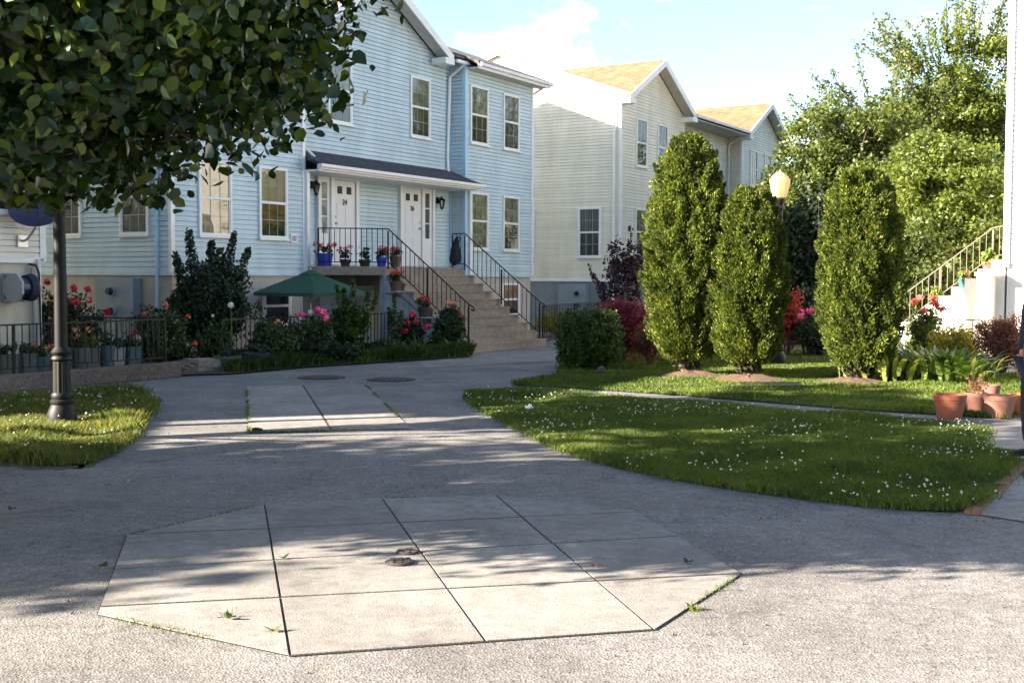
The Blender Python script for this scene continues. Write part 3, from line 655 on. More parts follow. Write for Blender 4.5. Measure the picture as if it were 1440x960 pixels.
spout(B, [(4.62, .56, 7.45), (4.62, .1, 7.15), (4.55, .07, 4.95), (4.55, .10, 4.45), (4.62, .75, 4.22)]); spout(B, [(-1.9, .1, 7.2), (-1.9, .07, 4.9), (-1.62, .5, 4.40)])
spout(B, [(8.62, .95, 7.42), (8.58, .35, 7.1), (8.56, .2, .5)])
spout(B, [(-6.07, .15, 7.3), (-6.07, .15, .4)], 'blue_trim')
# canopy
roofslab(B, 'canopy_roof', M['roof_slate'], [(-2.0, .98, 4.22), (4.85, .98, 4.22), (4.7, .0, 4.62), (-1.95, .0, 4.62)], .07)
cn = MB(); cn.box(-2.04, 4.9, .93, 1.02, 4.08, 4.19); cn.box(-2.0, 4.76, .04, .93, 4.04, 4.08); B.put(cn, 'canopy_trim', M['white'])
gutter(B, (-2.08, 1.06, 4.16), (4.95, 1.06, 4.16), 'canopy_gutter', .05)
B.put(MB().box(-2.0, -1.9, .505, .6, 1.6, 4.04), 'canopy_post', M['white']); B.put(MB().box(4.85, 4.97, .535, .62, 1.75, 4.04), 'canopy_post', M['white'])
# windows: front
f5, f0 = front(.5), front(0)
window(B, f5, 5.0 - .02, 5.0 + .93, 5.38, 6.97, 'lace', 'screen'); window(B, f5, 6.75, 7.68, 5.38, 6.97, 'blind', 'screen')
window(B, f5, 5.0 - .02, 5.0 + .93, 2.45, 4.03, 'lace', 'lace'); window(B, f5, 6.75, 7.68, 2.45, 4.03, 'lace', 'screen')
window(B, f0, 2.83, 3.75, 5.37, 6.95, 'lace', 'screen'); window(B, f0, -.56, .36, 5.37, 6.95, 'lace', 'screen')
window(B, f5, -3.52, -2.6, 2.5, 4.05, 'tan', 'rust', halfblind=True, label='window with a bright tan painted reflection above a rust coloured curtain'); window(B, f5, -5.3, -4.35, 2.5, 4.05, 'tan', 'tan', label='window filled by a plain tan painted reflection')
window(B, f5, -5.3, -4.35, 5.38, 6.97, 'lace', 'screen'); window(B, f5, -3.52, -2.6, 5.38, 6.97, 'lace', 'screen')
window(B, f5, -3.4, -2.5, .62, 1.42, 'dark', 'dark', mun=False); window(B, f5, -4.95, -4.15, .72, 1.5, 'dark', 'dark', mun=False)
bw = MB(); bx(bw, f5, 7.05, 7.95, -.03, .01, .55, 1.5)
window(B, lambda a, b, c: (a, .47 + b, c), 6.75, 7.75, .55, 1.5, 'rust', 'dark', mun=False)
sd = side(-6.0)
window(B, sd, -.95, -.1, 2.5, 4.05, 'dark', 'dark'); window(B, sd, -2.95, -2.1, 2.5, 4.05, 'dark', 'dark'); window(B, sd, -.95, -.1, 5.38, 6.97, 'blind', 'dark'); window(B, sd, -2.95, -2.1, 5.38, 6.97, 'lace', 'dark')
# doors
def door(h, Fm, a0, a1, z0, z1, num, sl, knob_side):
    d = MB(); bx(d, Fm, a0, a1, .02, .065, z0, z1); do = h.put(d, 'door', M['door'])
    # embossed panels
    pm = MB(); wd = a1 - a0
    for (x0, x1, c0, c1) in ((.14, .46, .08, .38), (.54, .86, .08, .38), (.14, .46, .43, .74), (.54, .86, .43, .74)):
        bx(pm, Fm, a0 + wd * x0, a0 + wd * x1, .065, .074, z0 + 2.03 * c0, z0 + 2.03 * c1)
    h.put(pm, 'door_panels', M['door'], do, bevel=.006)
    for x0 in (.17, .60):
        uvquad(h, 'door_pane', M['w_dark'], do, [Fm(a0 + wd * x0, .067, z1 - .32), Fm(a0 + wd * (x0 + .23), .067, z1 - .32), Fm(a0 + wd * (x0 + .23), .067, z1 - .14), Fm(a0 + wd * x0, .067, z1 - .14)])
    kx = a1 - .07 if knob_side > 0 else a0 + .07
    kb = MB(); p = Vector(Fm(kx, .065, z0 + 1.0)); q = Vector(Fm(kx, .13, z0 + 1.0)); kb.bar(p, q, .03, n=10); p2, q2 = Vector(Fm(kx, .065, z0 + 1.16)), Vector(Fm(kx, .085, z0 + 1.16)); kb.bar(p2, q2, .028, n=10); h.put(kb, 'door_knob', M['alu'], do)
    cu = bpy.data.curves.new('house_number', 'FONT'); cu.body = num; cu.size = .19; cu.extrude = .004; cu.align_x = 'CENTER'; cu.materials.append(M['iron'])
    tmp = bpy.data.objects.new('number_text', cu); me_ = bpy.data.meshes.new_from_object(tmp); bpy.data.objects.remove(tmp); me_.name = 'house_number'
    co = bpy.data.objects.new('house_number', me_); C.objects.link(co); co.parent = do; c_ = Fm((a0 + a1) / 2, .082, z1 - .58); co.location = (c_[1] - h.w0, c_[0] - h.s0, c_[2]); co.rotation_euler = (PI / 2, 0, PI / 2)
    # frame
    fr = MB(); bx(fr, Fm, a0 - .13, a0 - .01, .0, .11, z0, z1 + .1); bx(fr, Fm, a1 + .01, a1 + .13, .0, .11, z0, z1 + .1); bx(fr, Fm, a0 - .01, a1 + .01, .0, .11, z1 + .01, z1 + .1)
    s0_, s1_ = (a1 + .13, a1 + .52) if sl > 0 else (a0 - .52, a0 - .13)
    bx(fr, Fm, s0_, s1_, .0, .055, z0, z0 + .75); bx(fr, Fm, s0_, s1_, 0, .055, z1 - .08, z1 + .1); bx(fr, Fm, s0_, s0_ + .09, 0, .055, z0 + .75, z1 - .08); bx(fr, Fm, s1_ - .09, s1_, 0, .055, z0 + .75, z1 - .08)
    for k_ in (1, 2): zz = z0 + .75 + (z1 - .83 - z0) * k_ / 3; bx(fr, Fm, s0_ + .09, s1_ - .09, .0, .05, zz - .015, zz + .015)
    bx(fr, Fm, (s1_ - .0) if sl > 0 else s0_ - .09, (s1_ + .09) if sl > 0 else s0_, 0, .11, z0, z1 + .1)
    fo = h.put(fr, 'door_frame', M['white'])
    uvquad(h, 'sidelight_pane', M['w_screen'] if sl > 0 else M['w_lace'], fo, [Fm(s0_ + .09, .035, z0 + .75), Fm(s1_ - .09, .035, z0 + .75), Fm(s1_ - .09, .035, z1 - .08), Fm(s0_ + .09, .035, z1 - .08)])
door(B, f0, -.4, .43, 1.95, 3.99, '24', -1, -1); door(B, f0, 2.43, 3.27, 1.95, 3.99, '26', 1, 1)
def lantern(h, a, z):
    m_ = MB(); bx(m_, f0, a - .05, a + .05, 0, .05, z - .05, z + .12); m_.bar((a, .05, z + .08), (a, .17, z + .14), .012, n=6); m_.bar((a, .17, z + .14), (a, .17, z + .09), .012, n=6)
    mm = h.put(m_, 'wall_lantern', M['iron'])
    c_ = MB(); 
    for i in range(6):
        t = 2 * PI * i / 6; c_.bar((a + .085 * math.cos(t), .17 + .085 * math.sin(t), z + .04), (a + .045 * math.cos(t), .17 + .045 * math.sin(t), z - .17), .007)
    c_.lathe([(.0, z + .12), (.05, z + .09), (.105, z + .04), (.1, z + .03)], a, .17, 12); c_.lathe([(.05, z - .16), (.05, z - .19), (.01, z - .22)], a, .17, 12); h.put(c_, 'cage', M['iron'], mm)
    g_ = MB().lathe([(.04, z - .16), (.075, z + .03)], a, .17, 12); h.put(g_, 'lamp_glass', M['glass'], mm)
lantern(B, -1.16, 3.78); lantern(B, 4.12, 3.72)
vb = MB(); bx(vb, f5, -2.5, -2.28, .0, .05, 2.42, 2.62); B.put(vb, 'vent_cover', M['white']); vb = MB(); bx(vb, f5, -2.46, -2.32, .051, .056, 2.46, 2.58); B.put(vb, 'vent_grille', M['box_light'])
vb = MB(); bx(vb, f5, 4.98, 5.12, .0, .05, 2.42, 2.62); B.put(vb, 'vent_cover', M['white'])
for a in (-1.3, 3.98): vb = MB(); bx(vb, f0, a - .02, a + .02, .016, .03, 3.0, 3.1); B.put(vb, 'doorbell', M['iron'])
# basement door and walls under the landing
vb = MB(); bx(vb, f0, -.7, .25, -.03, .02, 0, 1.45); B.put(vb, 'basement_door', M['door']); vb = MB(); bx(vb, f0, .35, 1.25, -.03, .015, 0, 1.45); B.put(vb, 'basement_door', M['door'])
vb = MB(); bx(vb, f0, .26, .34, -.03, .04, 0, 1.52); bx(vb, f0, -.8, -.71, -.03, .04, 0, 1.52); B.put(vb, 'basement_door_frame', M['white'])

# ---- entry steps and landing
ST = empty('entry_steps', W(.6, 3.2), -AZ); tag(ST, 'broad concrete steps rising to the shared landing of doors 24 and 26', 'steps')
def put(mb, name, mat, root, s0, w0, **kw): mb.xf(lambda p: Vector((p[1] - w0, p[0] - s0, p[2]))); return mb.build(name, mat, root, **kw)
sL, sR, wT, wB_ = -1.05, 2.32, 2.1, 4.42; nr = 10; rz = .19; tr = (wB_ - wT) / (nr - 1)
sb = MB()
for i in range(nr - 1):     # treads from the bottom
    zt = rz * (i + 1); w1 = wB_ - tr * i; sb.box(sL, sR, w1 - tr, w1, 0, zt - .04); 
    sb.box(sL - .012, sR + .012, w1 - tr + .0, w1 + .02, zt - .04, zt)
put(sb, 'stair_flight', M['step'], ST, .6, 3.2, bevel=.006)
lp = [(-1.98, .56), (-2.06, .92), (-1.06, 2.08), (2.33, 2.08), (2.33, .57), (4.70, .57), (4.70, .06), (-1.98, .06)]
lb = MB().prism([(p[0], p[1]) for p in lp], 1.70, 1.9); put(lb, 'landing', M['step'], ST, .6, 3.2, bevel=.008)
sw = MB().hexa([(sL + .03, 2.06, 0), (sR - .03, 2.06, 0), (sR - .03, 1.9, 0), (sL + .03, 1.9, 0), (sL + .03, 2.06, 1.70), (sR - .03, 2.06, 1.70), (sR - .03, 1.9, 1.70), (sL + .03, 1.9, 1.70)]); put(sw, 'support_wall', M['stringer'], ST, .6, 3.2)
sg = MB()
zA = 1.7; prof = [(2.05, 0), (4.1, 0), (4.1, .22), (2.05, 1.72)]
k0 = [(sL - .06, w_, z_) for w_, z_ in prof]; k1 = [(sL - .002, w_, z_) for w_, z_ in prof]; sg.v = k0 + k1; sg.f = [(0, 1, 2, 3), (7, 6, 5, 4)] + [(i, (i + 1) % 4, 4 + (i + 1) % 4, 4 + i) for i in range(4)]
put(sg, 'side_wall', M['stringer'], ST, .6, 3.2)
pl = MB().path([(sL - .075, 2.15, 1.3), (sL - .075, 2.6, 1.22), (sL - .075, 3.3, .72), (sL - .075, 4.0, .22)], .008, 5); put(pl, 'cable', M['iron'], ST, .6, 3.2)

def railing(name, label, pts, root_sw, H=.86, n_per=.125, posts=(), mat='iron', bot=.1, rr=.017, br=.009, curl=False, z_off=0, cat='railing', group=None, parts=True, postr=.02):
    """pts: foot points (s,w,z) of the run; returns thing with top_rail, bottom_rail, balusters and posts"""
    s0, w0 = root_sw; rt = empty(name, W(s0, w0), -AZ); tag(rt, label, cat, group)
    P = [Vector(p) for p in pts]; top = MB(); bt = MB(); ba = MB()
    for a, b in zip(P, P[1:]):
        top.bar(a + Vector((0, 0, H)), b + Vector((0, 0, H)), rr); bt.bar(a + Vector((0, 0, bot)), b + Vector((0, 0, bot)), rr * .8)
        n = max(1, round((b - a).to_2d().length / n_per))
        for i in range(1, n): c = a.lerp(b, i / n); ba.bar(c + Vector((0, 0, bot)), c + Vector((0, 0, H)), br, rot=PI / 4)
    if curl:
        e = P[-1] + Vector((0, 0, H)); top.path([e, e + Vector((0, .10, -.05)), e + Vector((0, .13, -.10)), e + Vector((0, .09, -.13)), e + Vector((0, .05, -.10))], .016, 6)
    put(top, 'top_rail', M[mat], rt, s0, w0); put(bt, 'bottom_rail', M[mat], rt, s0, w0); put(ba, 'balusters', M[mat], rt, s0, w0)
    for p in posts: put(MB().bar(Vector(p) , Vector(p) + Vector((0, 0, H + .0)), postr), 'post', M[mat], rt, s0, w0)
    return rt
stz = lambda w_: .19 + (wB_ - w_) / tr * rz
railing('stair_railing', 'black iron railing left of the entry steps, potted red geraniums beside it', [(-1.98, .9, 1.9), (sL + .06, 2.12, 1.9), (sL + .06, 4.32, .2)], (-1, 2.1), .86, posts=[(-1.98, .9, 1.9), (sL + .06, 2.12, 1.85), (sL + .06, 3.2, 1.0), (sL + .06, 4.3, .19)], curl=True)
railing('stair_railing', 'black iron railing right of the entry steps, dark bag hung at its top', [(sR - .08, 1.75, 1.9), (sR - .08, 2.12, 1.9), (sR - .08, 4.3, .21)], (sR, 2.1), .86, posts=[(sR - .08, 1.75, 1.88), (sR - .08, 2.12, 1.85), (sR - .08, 3.2, 1.0), (sR - .08, 4.28, .19)], curl=True)
railing('iron_fence', 'low black iron fence between the umbrella and the flower bed', [(-6.8, 2.6, 0), (-1.15, 2.6, 0)], (-4, 2.6), .86, posts=[(-6.8, 2.6, 0), (-4.9, 2.6, 0), (-3, 2.6, 0), (-1.15, 2.6, 0)], cat='fence')
railing('iron_fence', 'low black iron fence right of the entry steps, by the round hedge', [(2.55, 4.2, .0), (9.3, 3.1, 0)], (5, 3.9), .98, posts=[(2.55, 4.2, 0), (5, 3.8, 0), (7, 3.5, 0), (9.3, 3.1, 0)], cat='fence')
railing('iron_fence', 'low black iron fence in front of the row of buckets, on the retaining curb', [(-16, 3.45, .22), (-9.0, 3.45, .22)], (-12, 3.45), .73, posts=[(-14.4, 3.45, .22), (-11.9, 3.45, .22), (-9.0, 3.45, .22)], cat='fence')
railing('iron_fence', 'low iron fence returning from the curb corner back toward the blue house', [(-9.0, 3.4, .22), (-9.0, .3, .22)], (-9, 1.8), .73, posts=[(-9.0, .3, .22)], cat='fence')

# ---- cream house
K = House('cream_townhouse', 'cream clapboard townhouse with tan roof beyond the blue house', 12.3, 1.66)
kw, kr, kz = 1.66, -2.95, 9.38; kb = -7.6; ks = (kz - 7.55) / (kw + .4 - kr)
fm = MB(); fm.box(12.32, 17.5, kb, kw - .03, 0, zs - .12); fm.box(17.5, 23.7, kb, 1.07, 0, zs - .12); fm.box(23.7, 28.78, kb, kw - .03, 0, zs - .12); K.put(fm, 'foundation_wall', M['stucco_g'])
wl = MB(); z0 = 1.6
def ge(l, r, sc, zp, k_=.536):
    def f(z):
        if z < 7.5: return l, r
        d = (zp - z) / k_; return sc - d, sc + d
    return f
clap(wl, front(kw), 12.3, 17.5, z0, 8.8, ge(12.3, 17.5, 14.9, 8.86)); clap(wl, front(1.1), 17.5, 23.7, z0, 7.5); clap(wl, front(kw), 23.7, 28.8, z0, 8.8, ge(23.7, 28.8, 26.25, 8.83))
clap(wl, side(23.7), 1.1, kw, z0, 7.5); clap(wl, side(17.5, 1), 1.1, kw, z0, 7.5)
def kend(z):
    if z < 7.58: return kb, kw
    d = (z - 7.58) / ks; return kb + d, kw - d
clap(wl, side(12.3), kb, kw, z0, 9.32, kend); clap(wl, side(28.8, 1), kb, kw, z0, 9.32, kend); clap(wl, front(kb, -1), 12.3, 28.8, z0, 7.5)
K.put(wl, 'siding_wall', M['cream'], recalc=False)
for s_ in (12.3, 17.5, 23.7, 28.8): K.put(MB().box(s_ - .05, s_ + .06, kw - .06, kw + .03, z0 - .02, 7.5), 'corner_board', M['white'])
sk = MB(); sk.box(12.26, 12.3, kb, kw + .02, z0 - .06, z0 + .015); K.put(sk, 'starter_strip', M['white'])
kp = lambda s_, w_: (s_, w_, kz - ks * (w_ - kr) + .03)
roofslab(K, 'roof', M['roof_tan'], [kp(12.18, 2.06), kp(12.22, 2.06), kp(12.5, 1.63), kp(17.3, 1.63), kp(17.75, 2.06), kp(23.45, 2.06), kp(23.9, 1.63), kp(28.6, 1.63), kp(29.0, 2.06), kp(29.1, 2.06), kp(29.1, kr), kp(12.18, kr)]); roofslab(K, 'roof', M['roof_tan'], [(12.18, kb - .4, 7.6), (29.1, kb - .4, 7.6), (29.1, kr, kz), (12.18, kr, kz)])
gable_roof(K, 14.9, 2.85, kw + .42, -2.2, 9.05, .536, M['roof_tan']); gable_roof(K, 26.25, 2.8, kw + .42, -2.1, 9.02, .536, M['roof_tan'])
for w_ in (kw + .4, kb - .4):
    a, b = Vector((12.15, w_, 7.58)), Vector((12.15, kr, kz - .02)); d = Vector((0, 0, -.13)); t = Vector((.025, 0, 0))
    K.put(MB().hexa([a + d, b + d, b + d + t, a + d + t, a, b, b + t, a + t]), 'fascia', M['white'])
sf = MB().box(17.6, 23.6, 1.1, kw + .38, 7.38, 7.42); K.put(sf, 'soffit', M['soffit']); gutter(K, (17.7, kw + .45, 7.5), (23.5, kw + .45, 7.5))
spout(K, [(12.2, kw - .2, 7.4), (12.2, kw - .2, .3)]); spout(K, [(17.85, kw + .4, 7.45), (17.7, 1.2, 7.1), (17.65, 1.16, .3)]); spout(K, [(23.45, kw + .4, 7.45), (23.5, 1.2, 7.1), (23.5, 1.16, .3)])
fk, fk1 = front(kw), front(1.1)
for a in (13.4, 15.15, 24.65, 26.45): 
    window(K, fk, a, a + .88, 5.38, 6.96, 'dark', 'dark'); window(K, fk, a, a + .88, 2.42, 3.98, 'lace', 'screen')
for a in (18.6, 21.0): window(K, fk1, a, a + .88, 5.38, 6.96, 'blind', 'screen'); window(K, fk1, a, a + .88, 2.42, 3.98, 'lace', 'screen')
ksd = side(12.3); window(K, ksd, .13, .98, 2.35, 3.97, 'blind', 'dark', mun=True); window(K, ksd, -2.4, -1.52, 2.35, 3.97, 'lace', 'screen')
vb = MB(); bx(vb, ksd, -3.15, -2.75, 0, .06, 8.55, 8.75); K.put(vb, 'gable_vent', M['stucco_w'])
# utility cabinet
def cabinet(name, label, Fm, s0, w0, a0, a1, z0, z1, dep, mat, meters):
    rt = empty(name, W(s0, w0), -AZ); tag(rt, label, 'utility cabinet')
    m_ = MB(); bx(m_, Fm, a0, a1, 0.02, dep, z0, z1); put(m_, 'cabinet', M[mat], rt, s0, w0, bevel=.01)
    for (a, z, r) in meters:
        p, q, q2 = Vector(Fm(a, dep, z)), Vector(Fm(a, dep + .05, z)), Vector(Fm(a, dep + .14, z)); mt = put(MB().bar(p, q, r, n=16), 'meter', M['box_light'], rt, s0, w0)
        g_ = MB().bar(q, q2, r * .82, r * .6, n=16); put(g_, 'meter_glass', M['navy'], mt, s0, w0)
    return rt
cabinet('utility_cabinet', 'grey-blue meter cabinet on the cream house foundation by the red shrub', ksd, 12.3, .5, -.5, .55, .25, 1.45, .22, 'box_grey', [(.22, 1.15, .11), (.22, .78, .11)])
cabinet('utility_cabinet', 'blue-grey meter cabinet on the side of the blue house behind the dark shrub', sd, -6.0, -.9, -1.45, -.35, .35, 1.62, .25, 'box_grey', [(-.95, 1.35, .1), (-.95, .95, .1)])

# ---- left building
V_ = House('white_townhouse', 'off-white clapboard townhouse at the left edge with a satellite dish', -9.3, .8)
zl = 6.0  # unseen eave height, set by how far the court should be shaded
fm = MB().box(-21.8, -9.32, -7.2, .77, 0, 1.95); V_.put(fm, 'foundation_wall', M['stucco_l'])
wl = MB(); clap(wl, front(.8), -21.8, -9.3, 1.95, zl); 
def vend(z):
    if z < zl: return -7.2, .8
    d = (z - zl) / .42; return -7.2 + d, .8 - d
clap(wl, side(-9.3, 1), -7.2, .8, 1.95, 7.6, vend); clap(wl, side(-21.8), -7.2, .8, 1.95, 7.6, vend); clap(wl, front(-7.2, -1), -21.8, -9.3, 1.95, zl)
V_.put(wl, 'siding_wall', M['white_vinyl'], recalc=False)
V_.put(MB().box(-9.36, -9.24, .76, .83, 1.9, zl), 'corner_board', M['white']); V_.put(MB().box(-21.8, -9.28, .8, .83, 1.88, 1.96), 'starter_strip', M['white'])
zR = zl + .42 * 4
roofslab(V_, 'roof', M['roof_grey'], [(-22.1, 1.2, zl), (-9.0, 1.2, zl), (-9.0, -3.2, zR + .15), (-22.1, -3.2, zR + .15)]); roofslab(V_, 'roof', M['roof_grey'], [(-22.1, -7.6, zl), (-9.0, -7.6, zl), (-9.0, -3.2, zR + .15), (-22.1, -3.2, zR + .15)])
V_.put(MB().box(-22.1, -9.0, .8, 1.16, zl - .18, zl - .14), 'soffit', M['soffit']); zh = 7.55
wl = MB(); clap(wl, front(.8), -13.2, -9.3, zl + .005, zh)  # unseen upper block, raised to darken the gap beside the blue house
def vend2(z):
    if z < zh: return -7.2, .8
    d = (z - zh) / .42; return -7.2 + d, .8 - d
clap(wl, side(-9.3, 1), -7.2, .8, 6.0, 9.2, vend2); clap(wl, side(-13.2), -7.2, .8, 6.0, 9.2, vend2); V_.put(wl, 'upper_siding_wall', M['white_vinyl'], recalc=False)
for w_ in (1.2, -7.6): roofslab(V_, 'roof', M['roof_grey'], [(-13.5, w_, zh), (-9.0, w_, zh), (-9.0, -3.2, zh + 1.83), (-13.5, -3.2, zh + 1.83)])
gutter(V_, (-22.1, 1.24, zl - .06), (-9.0, 1.24, zl - .06))
fv = front(.8)
for a in (-10.75, -13.3, -16.2, -19.2): window(V_, fv, a, a + .92, 2.72, 4.3, 'screen', 'screen')
cd = MB(); cd.path([(-9.42, .86, 1.95), (-9.42, .86, .25)], .035, 8); V_.put(cd, 'conduit', M['white']); cd = MB(); cd.path([(-9.62, .86, 1.86), (-9.5, .88, 1.84), (-9.46, .92, 1.7), (-9.46, .94, .25)], .016, 8); V_.put(cd, 'cable', M['iron']); cd = MB(); cd.path([(-9.56, .86, 1.8), (-9.52, .86, .25)], .02, 8); V_.put(cd, 'conduit', M['box_grey'])
# satellite dish
DI = empty('satellite_dish', W(-9.72, .83, 2.25), -AZ); tag(DI, 'dark navy satellite dish on a bracket on the off-white house', 'satellite dish')
m_ = MB().path([(0, 0, 0), (.12, 0, .02), (.28, .05, .22), (.30, .05, .38)], .022, 8).box(-.01, .02, -.10, .10, -.1, .1); m_.build('bracket', M['alu'], DI)
ds = MB(); rings = 8
for k_ in range(rings + 1):
    for j in range(32):
        t = 2 * PI * j / 32; r_ = k_ / rings; ds.v.append((.06 * r_ * r_, .44 * r_ * math.cos(t), .30 * r_ * math.sin(t)))
for k_ in range(rings):
    for j in range(32): ds.f.append((k_ * 32 + j, k_ * 32 + (j + 1) % 32, (k_ + 1) * 32 + (j + 1) % 32, (k_ + 1) * 32 + j))
n0 = len(ds.v); ds.v += [(x - .012, y, z) for x, y, z in ds.v]; ds.f += [tuple(n0 + i for i in f_[::-1]) for f_ in ds.f]
rotm = Matrix.Translation((.36, .0, .52)) @ Matrix.Rotation(-.25, 4, 'Y') @ Matrix.Rotation(-.55, 4, 'Z')
ds.xf(lambda p: rotm @ p); ds.build('dish', M['navy'], DI, smooth=True, recalc=False)
lg = MB().box(.031, .036, -.10, .10, .14, .22); lg.xf(lambda p: rotm @ p); lg.build('emblem', M['box_light'], DI)
ar = MB().path([(.02, 0, -.27), (.45, 0, -.22)], .014, 6).box(.42, .52, -.05, .05, -.26, -.16); ar.xf(lambda p: rotm @ p); ar.build('receiver_arm', M['navy'], DI)
# hose reel
HR = empty('hose_reel', W(-9.9, .82, 1.46), -AZ); tag(HR, 'wall hose reel with dark drum and grey side plate at the left edge', 'hose reel')
def cyl_y(mb, y0, y1, r, r2=None, n=28, x=.3): mb.bar((x, y0, 0), (x, y1, 0), r, r2, n=n, rot=PI / n)
m_ = MB(); cyl_y(m_, -.18, .10, .17); m_.build('drum', M['navy'], HR)
m_ = MB(); cyl_y(m_, .10, .13, .235); m_.build('flange', M['navy'], HR); 
m_ = MB(); m_.bar((.3, .0, 0), (.3, .1, 0), .21, .235, n=28); m_.build('hose_coil', M['navy_cloth'], HR)
m_ = MB(); cyl_y(m_, -.25, -.20, .26, n=8); m_.build('side_plate', M['box_light'], HR, bevel=.01); m_ = MB().box(0, .2, -.22, .06, .2, .24).box(0, .2, -.22, .06, -.24, -.2).box(0, .03, -.22, .06, -.24, .24); m_.build('bracket', M['box_light'], HR)

# ---- right building
Z_ = House('sunlit_white_townhouse', 'bright white sunlit townhouse at the right edge with outside stairs', 2.6, 14.78)
fm = MB(); wl = MB(); fm.box(2.62, 17, 14.8, 24, 0, 1.95); Z_.put(fm, 'foundation_wall', M['stucco_w'])
clap(wl, side(2.6), 14.78, 24, 1.95, 8.6); clap(wl, front(14.78, -1), 2.6, 17, 1.95, 8.6); clap(wl, side(17, 1), 14.78, 24, 1.95, 8.6); Z_.put(wl, 'siding_wall', M['stucco_w'], recalc=False)
Z_.put(MB().box(2.54, 2.66, 14.72, 14.84, 1.9, 8.6), 'corner_board', M['white'])
roofslab(Z_, 'roof', M['roof_tan'], [(2.2, 14.3, 8.6), (17.4, 14.3, 8.6), (17.4, 19.4, 10.5), (2.2, 19.4, 10.5)]); roofslab(Z_, 'roof', M['roof_tan'], [(2.2, 24.5, 8.6), (17.4, 24.5, 8.6), (17.4, 19.4, 10.5), (2.2, 19.4, 10.5)])
gf = MB().face([(2.6, 14.8, 8.5), (2.6, 24, 8.5), (2.6, 19.4, 10.35)]); Z_.put(gf, 'gable_wall', M['stucco_w'], recalc=False)
for a in (5.2, 8.2, 11.5): window(Z_, front(14.78, -1), a, a + .9, 5.3, 6.9, 'lace', 'screen'); window(Z_, front(14.78, -1), a + .6, a + 1.5, 2.4, 4.0, 'lace', 'screen')
ZS = empty('white_stairs', W(3.2, 13.4), -AZ); tag(ZS, 'white rendered outside stairs with potted plants climbing to the right building', 'steps')
sb = MB(); rz2, tr2 = .186, .252
pf = [(14.76, 0), (14.76, 2.05), (14.50, 2.05)]
w_ = 14.50; z_ = 2.05
for i in range(10): z_ -= rz2; pf += [(w_, z_)]; w_ -= tr2; pf += [(w_, z_)]
pf += [(w_, 0)]
k = len(pf); sb.v = [(2.6, a, b) for a, b in pf] + [(3.75, a, b) for a, b in pf]
# closed stepped prism built as boxes
sb = MB(); w_ = 14.50; z_ = 2.05; sb.box(2.6, 3.75, 14.5, 14.76, 0, 2.05)
for i in range(10): z_ -= rz2; sb.box(2.6, 3.75, w_ - tr2, w_, 0, z_); w_ -= tr2
put(sb, 'stair_flight', M['stucco_w'], ZS, 3.2, 13.4)
railing('stair_railing', 'pale railing climbing the white stairs on the right', [(3.7, 12.05, .12), (3.7, 14.35, 1.94), (3.7, 14.74, 2.0)], (3.7, 13.4), .80, posts=[(3.7, 12.05, .05), (3.7, 13.3, 1.1), (3.7, 14.35, 1.9)], mat='rail_tan', bot=.2, rr=.015, br=.008)
railing('iron_fence', 'low dark fence in front of the white stairs, behind the rose bush', [(2.0, 12.2, 0), (1.9, 14.9, 0)], (2, 13), .85, posts=[(2.0, 12.2, 0), (1.9, 14.9, 0)], cat='fence')
PL = empty('landing_pillar', W(2.35, 14.45), -AZ); MB().box(-.16, .16, -.14, .14, 0, 1.72).build('shaft', M['stucco_l'], PL); MB().box(-.2, .28, -.16, .16, 1.72, 1.80).build('cap', M['stucco_l'], PL); tag(PL, 'square beige pillar in front of the white stairs under a small ledge', 'pillar')

# ------------------------------------------------------------------ lamp posts
def lamppost(name, label, px, py, H=3.7, loc=None):
    p = loc or G(px, py); o = empty(name, (p.x, p.y, 0)); tag(o, label, 'lamp post', 'lamp posts of the court')
    MB().lathe([(.22, 0), (.22, .03)], n=20).build('footing', M['concrete_b'], o)
    MB().lathe([(.155, .03), (.16, .07), (.155, .18), (.13, .24), (.115, .27), (.125, .29), (.125, .31), (.105, .33), (.115, .36), (.11, .38), (.10, .40)], n=24).build('base', M['cast'], o, smooth=True)
    MB().lathe([(.088, .40), (.084, .74)], n=64, flute=.045, nf=12).build('fluted_sleeve', M['cast'], o, smooth=True)
    MB().lathe([(.088, .74), (.108, .76), (.106, .78), (.090, .80), (.106, .82), (.108, .84), (.085, .87), (.072, .89)], n=24).build('collar', M['cast'], o, smooth=True)
    MB().lathe([(.070, .89), (.060, H - .75)], n=24).build('shaft', M['cast'], o, smooth=True)
    MB().lathe([(.060, H - .75), (.09, H - .72), (.09, H - .70), (.07, H - .66), (.085, H - .62), (.12, H - .56), (.125, H - .53), (.10, H - .52)], n=24).build('capital', M['cast'], o, smooth=True)
    MB().lathe([(.10, H - .52), (.13, H - .50), (.165, H - .38), (.195, H - .22), (.2, H - .17), (.17, H - .12), (.10, H - .05), (.03, H - .02), (.0, H + .04)], n=10).build('globe', M['globe'], o)
    return o
lamppost('street_lamp', 'dark cast post standing in the tall grass at left, its top lost in leaves', 88, 603)
lamppost('street_lamp', 'lamp post behind the conical evergreens, with its pale acorn globe showing', 1093, 513)

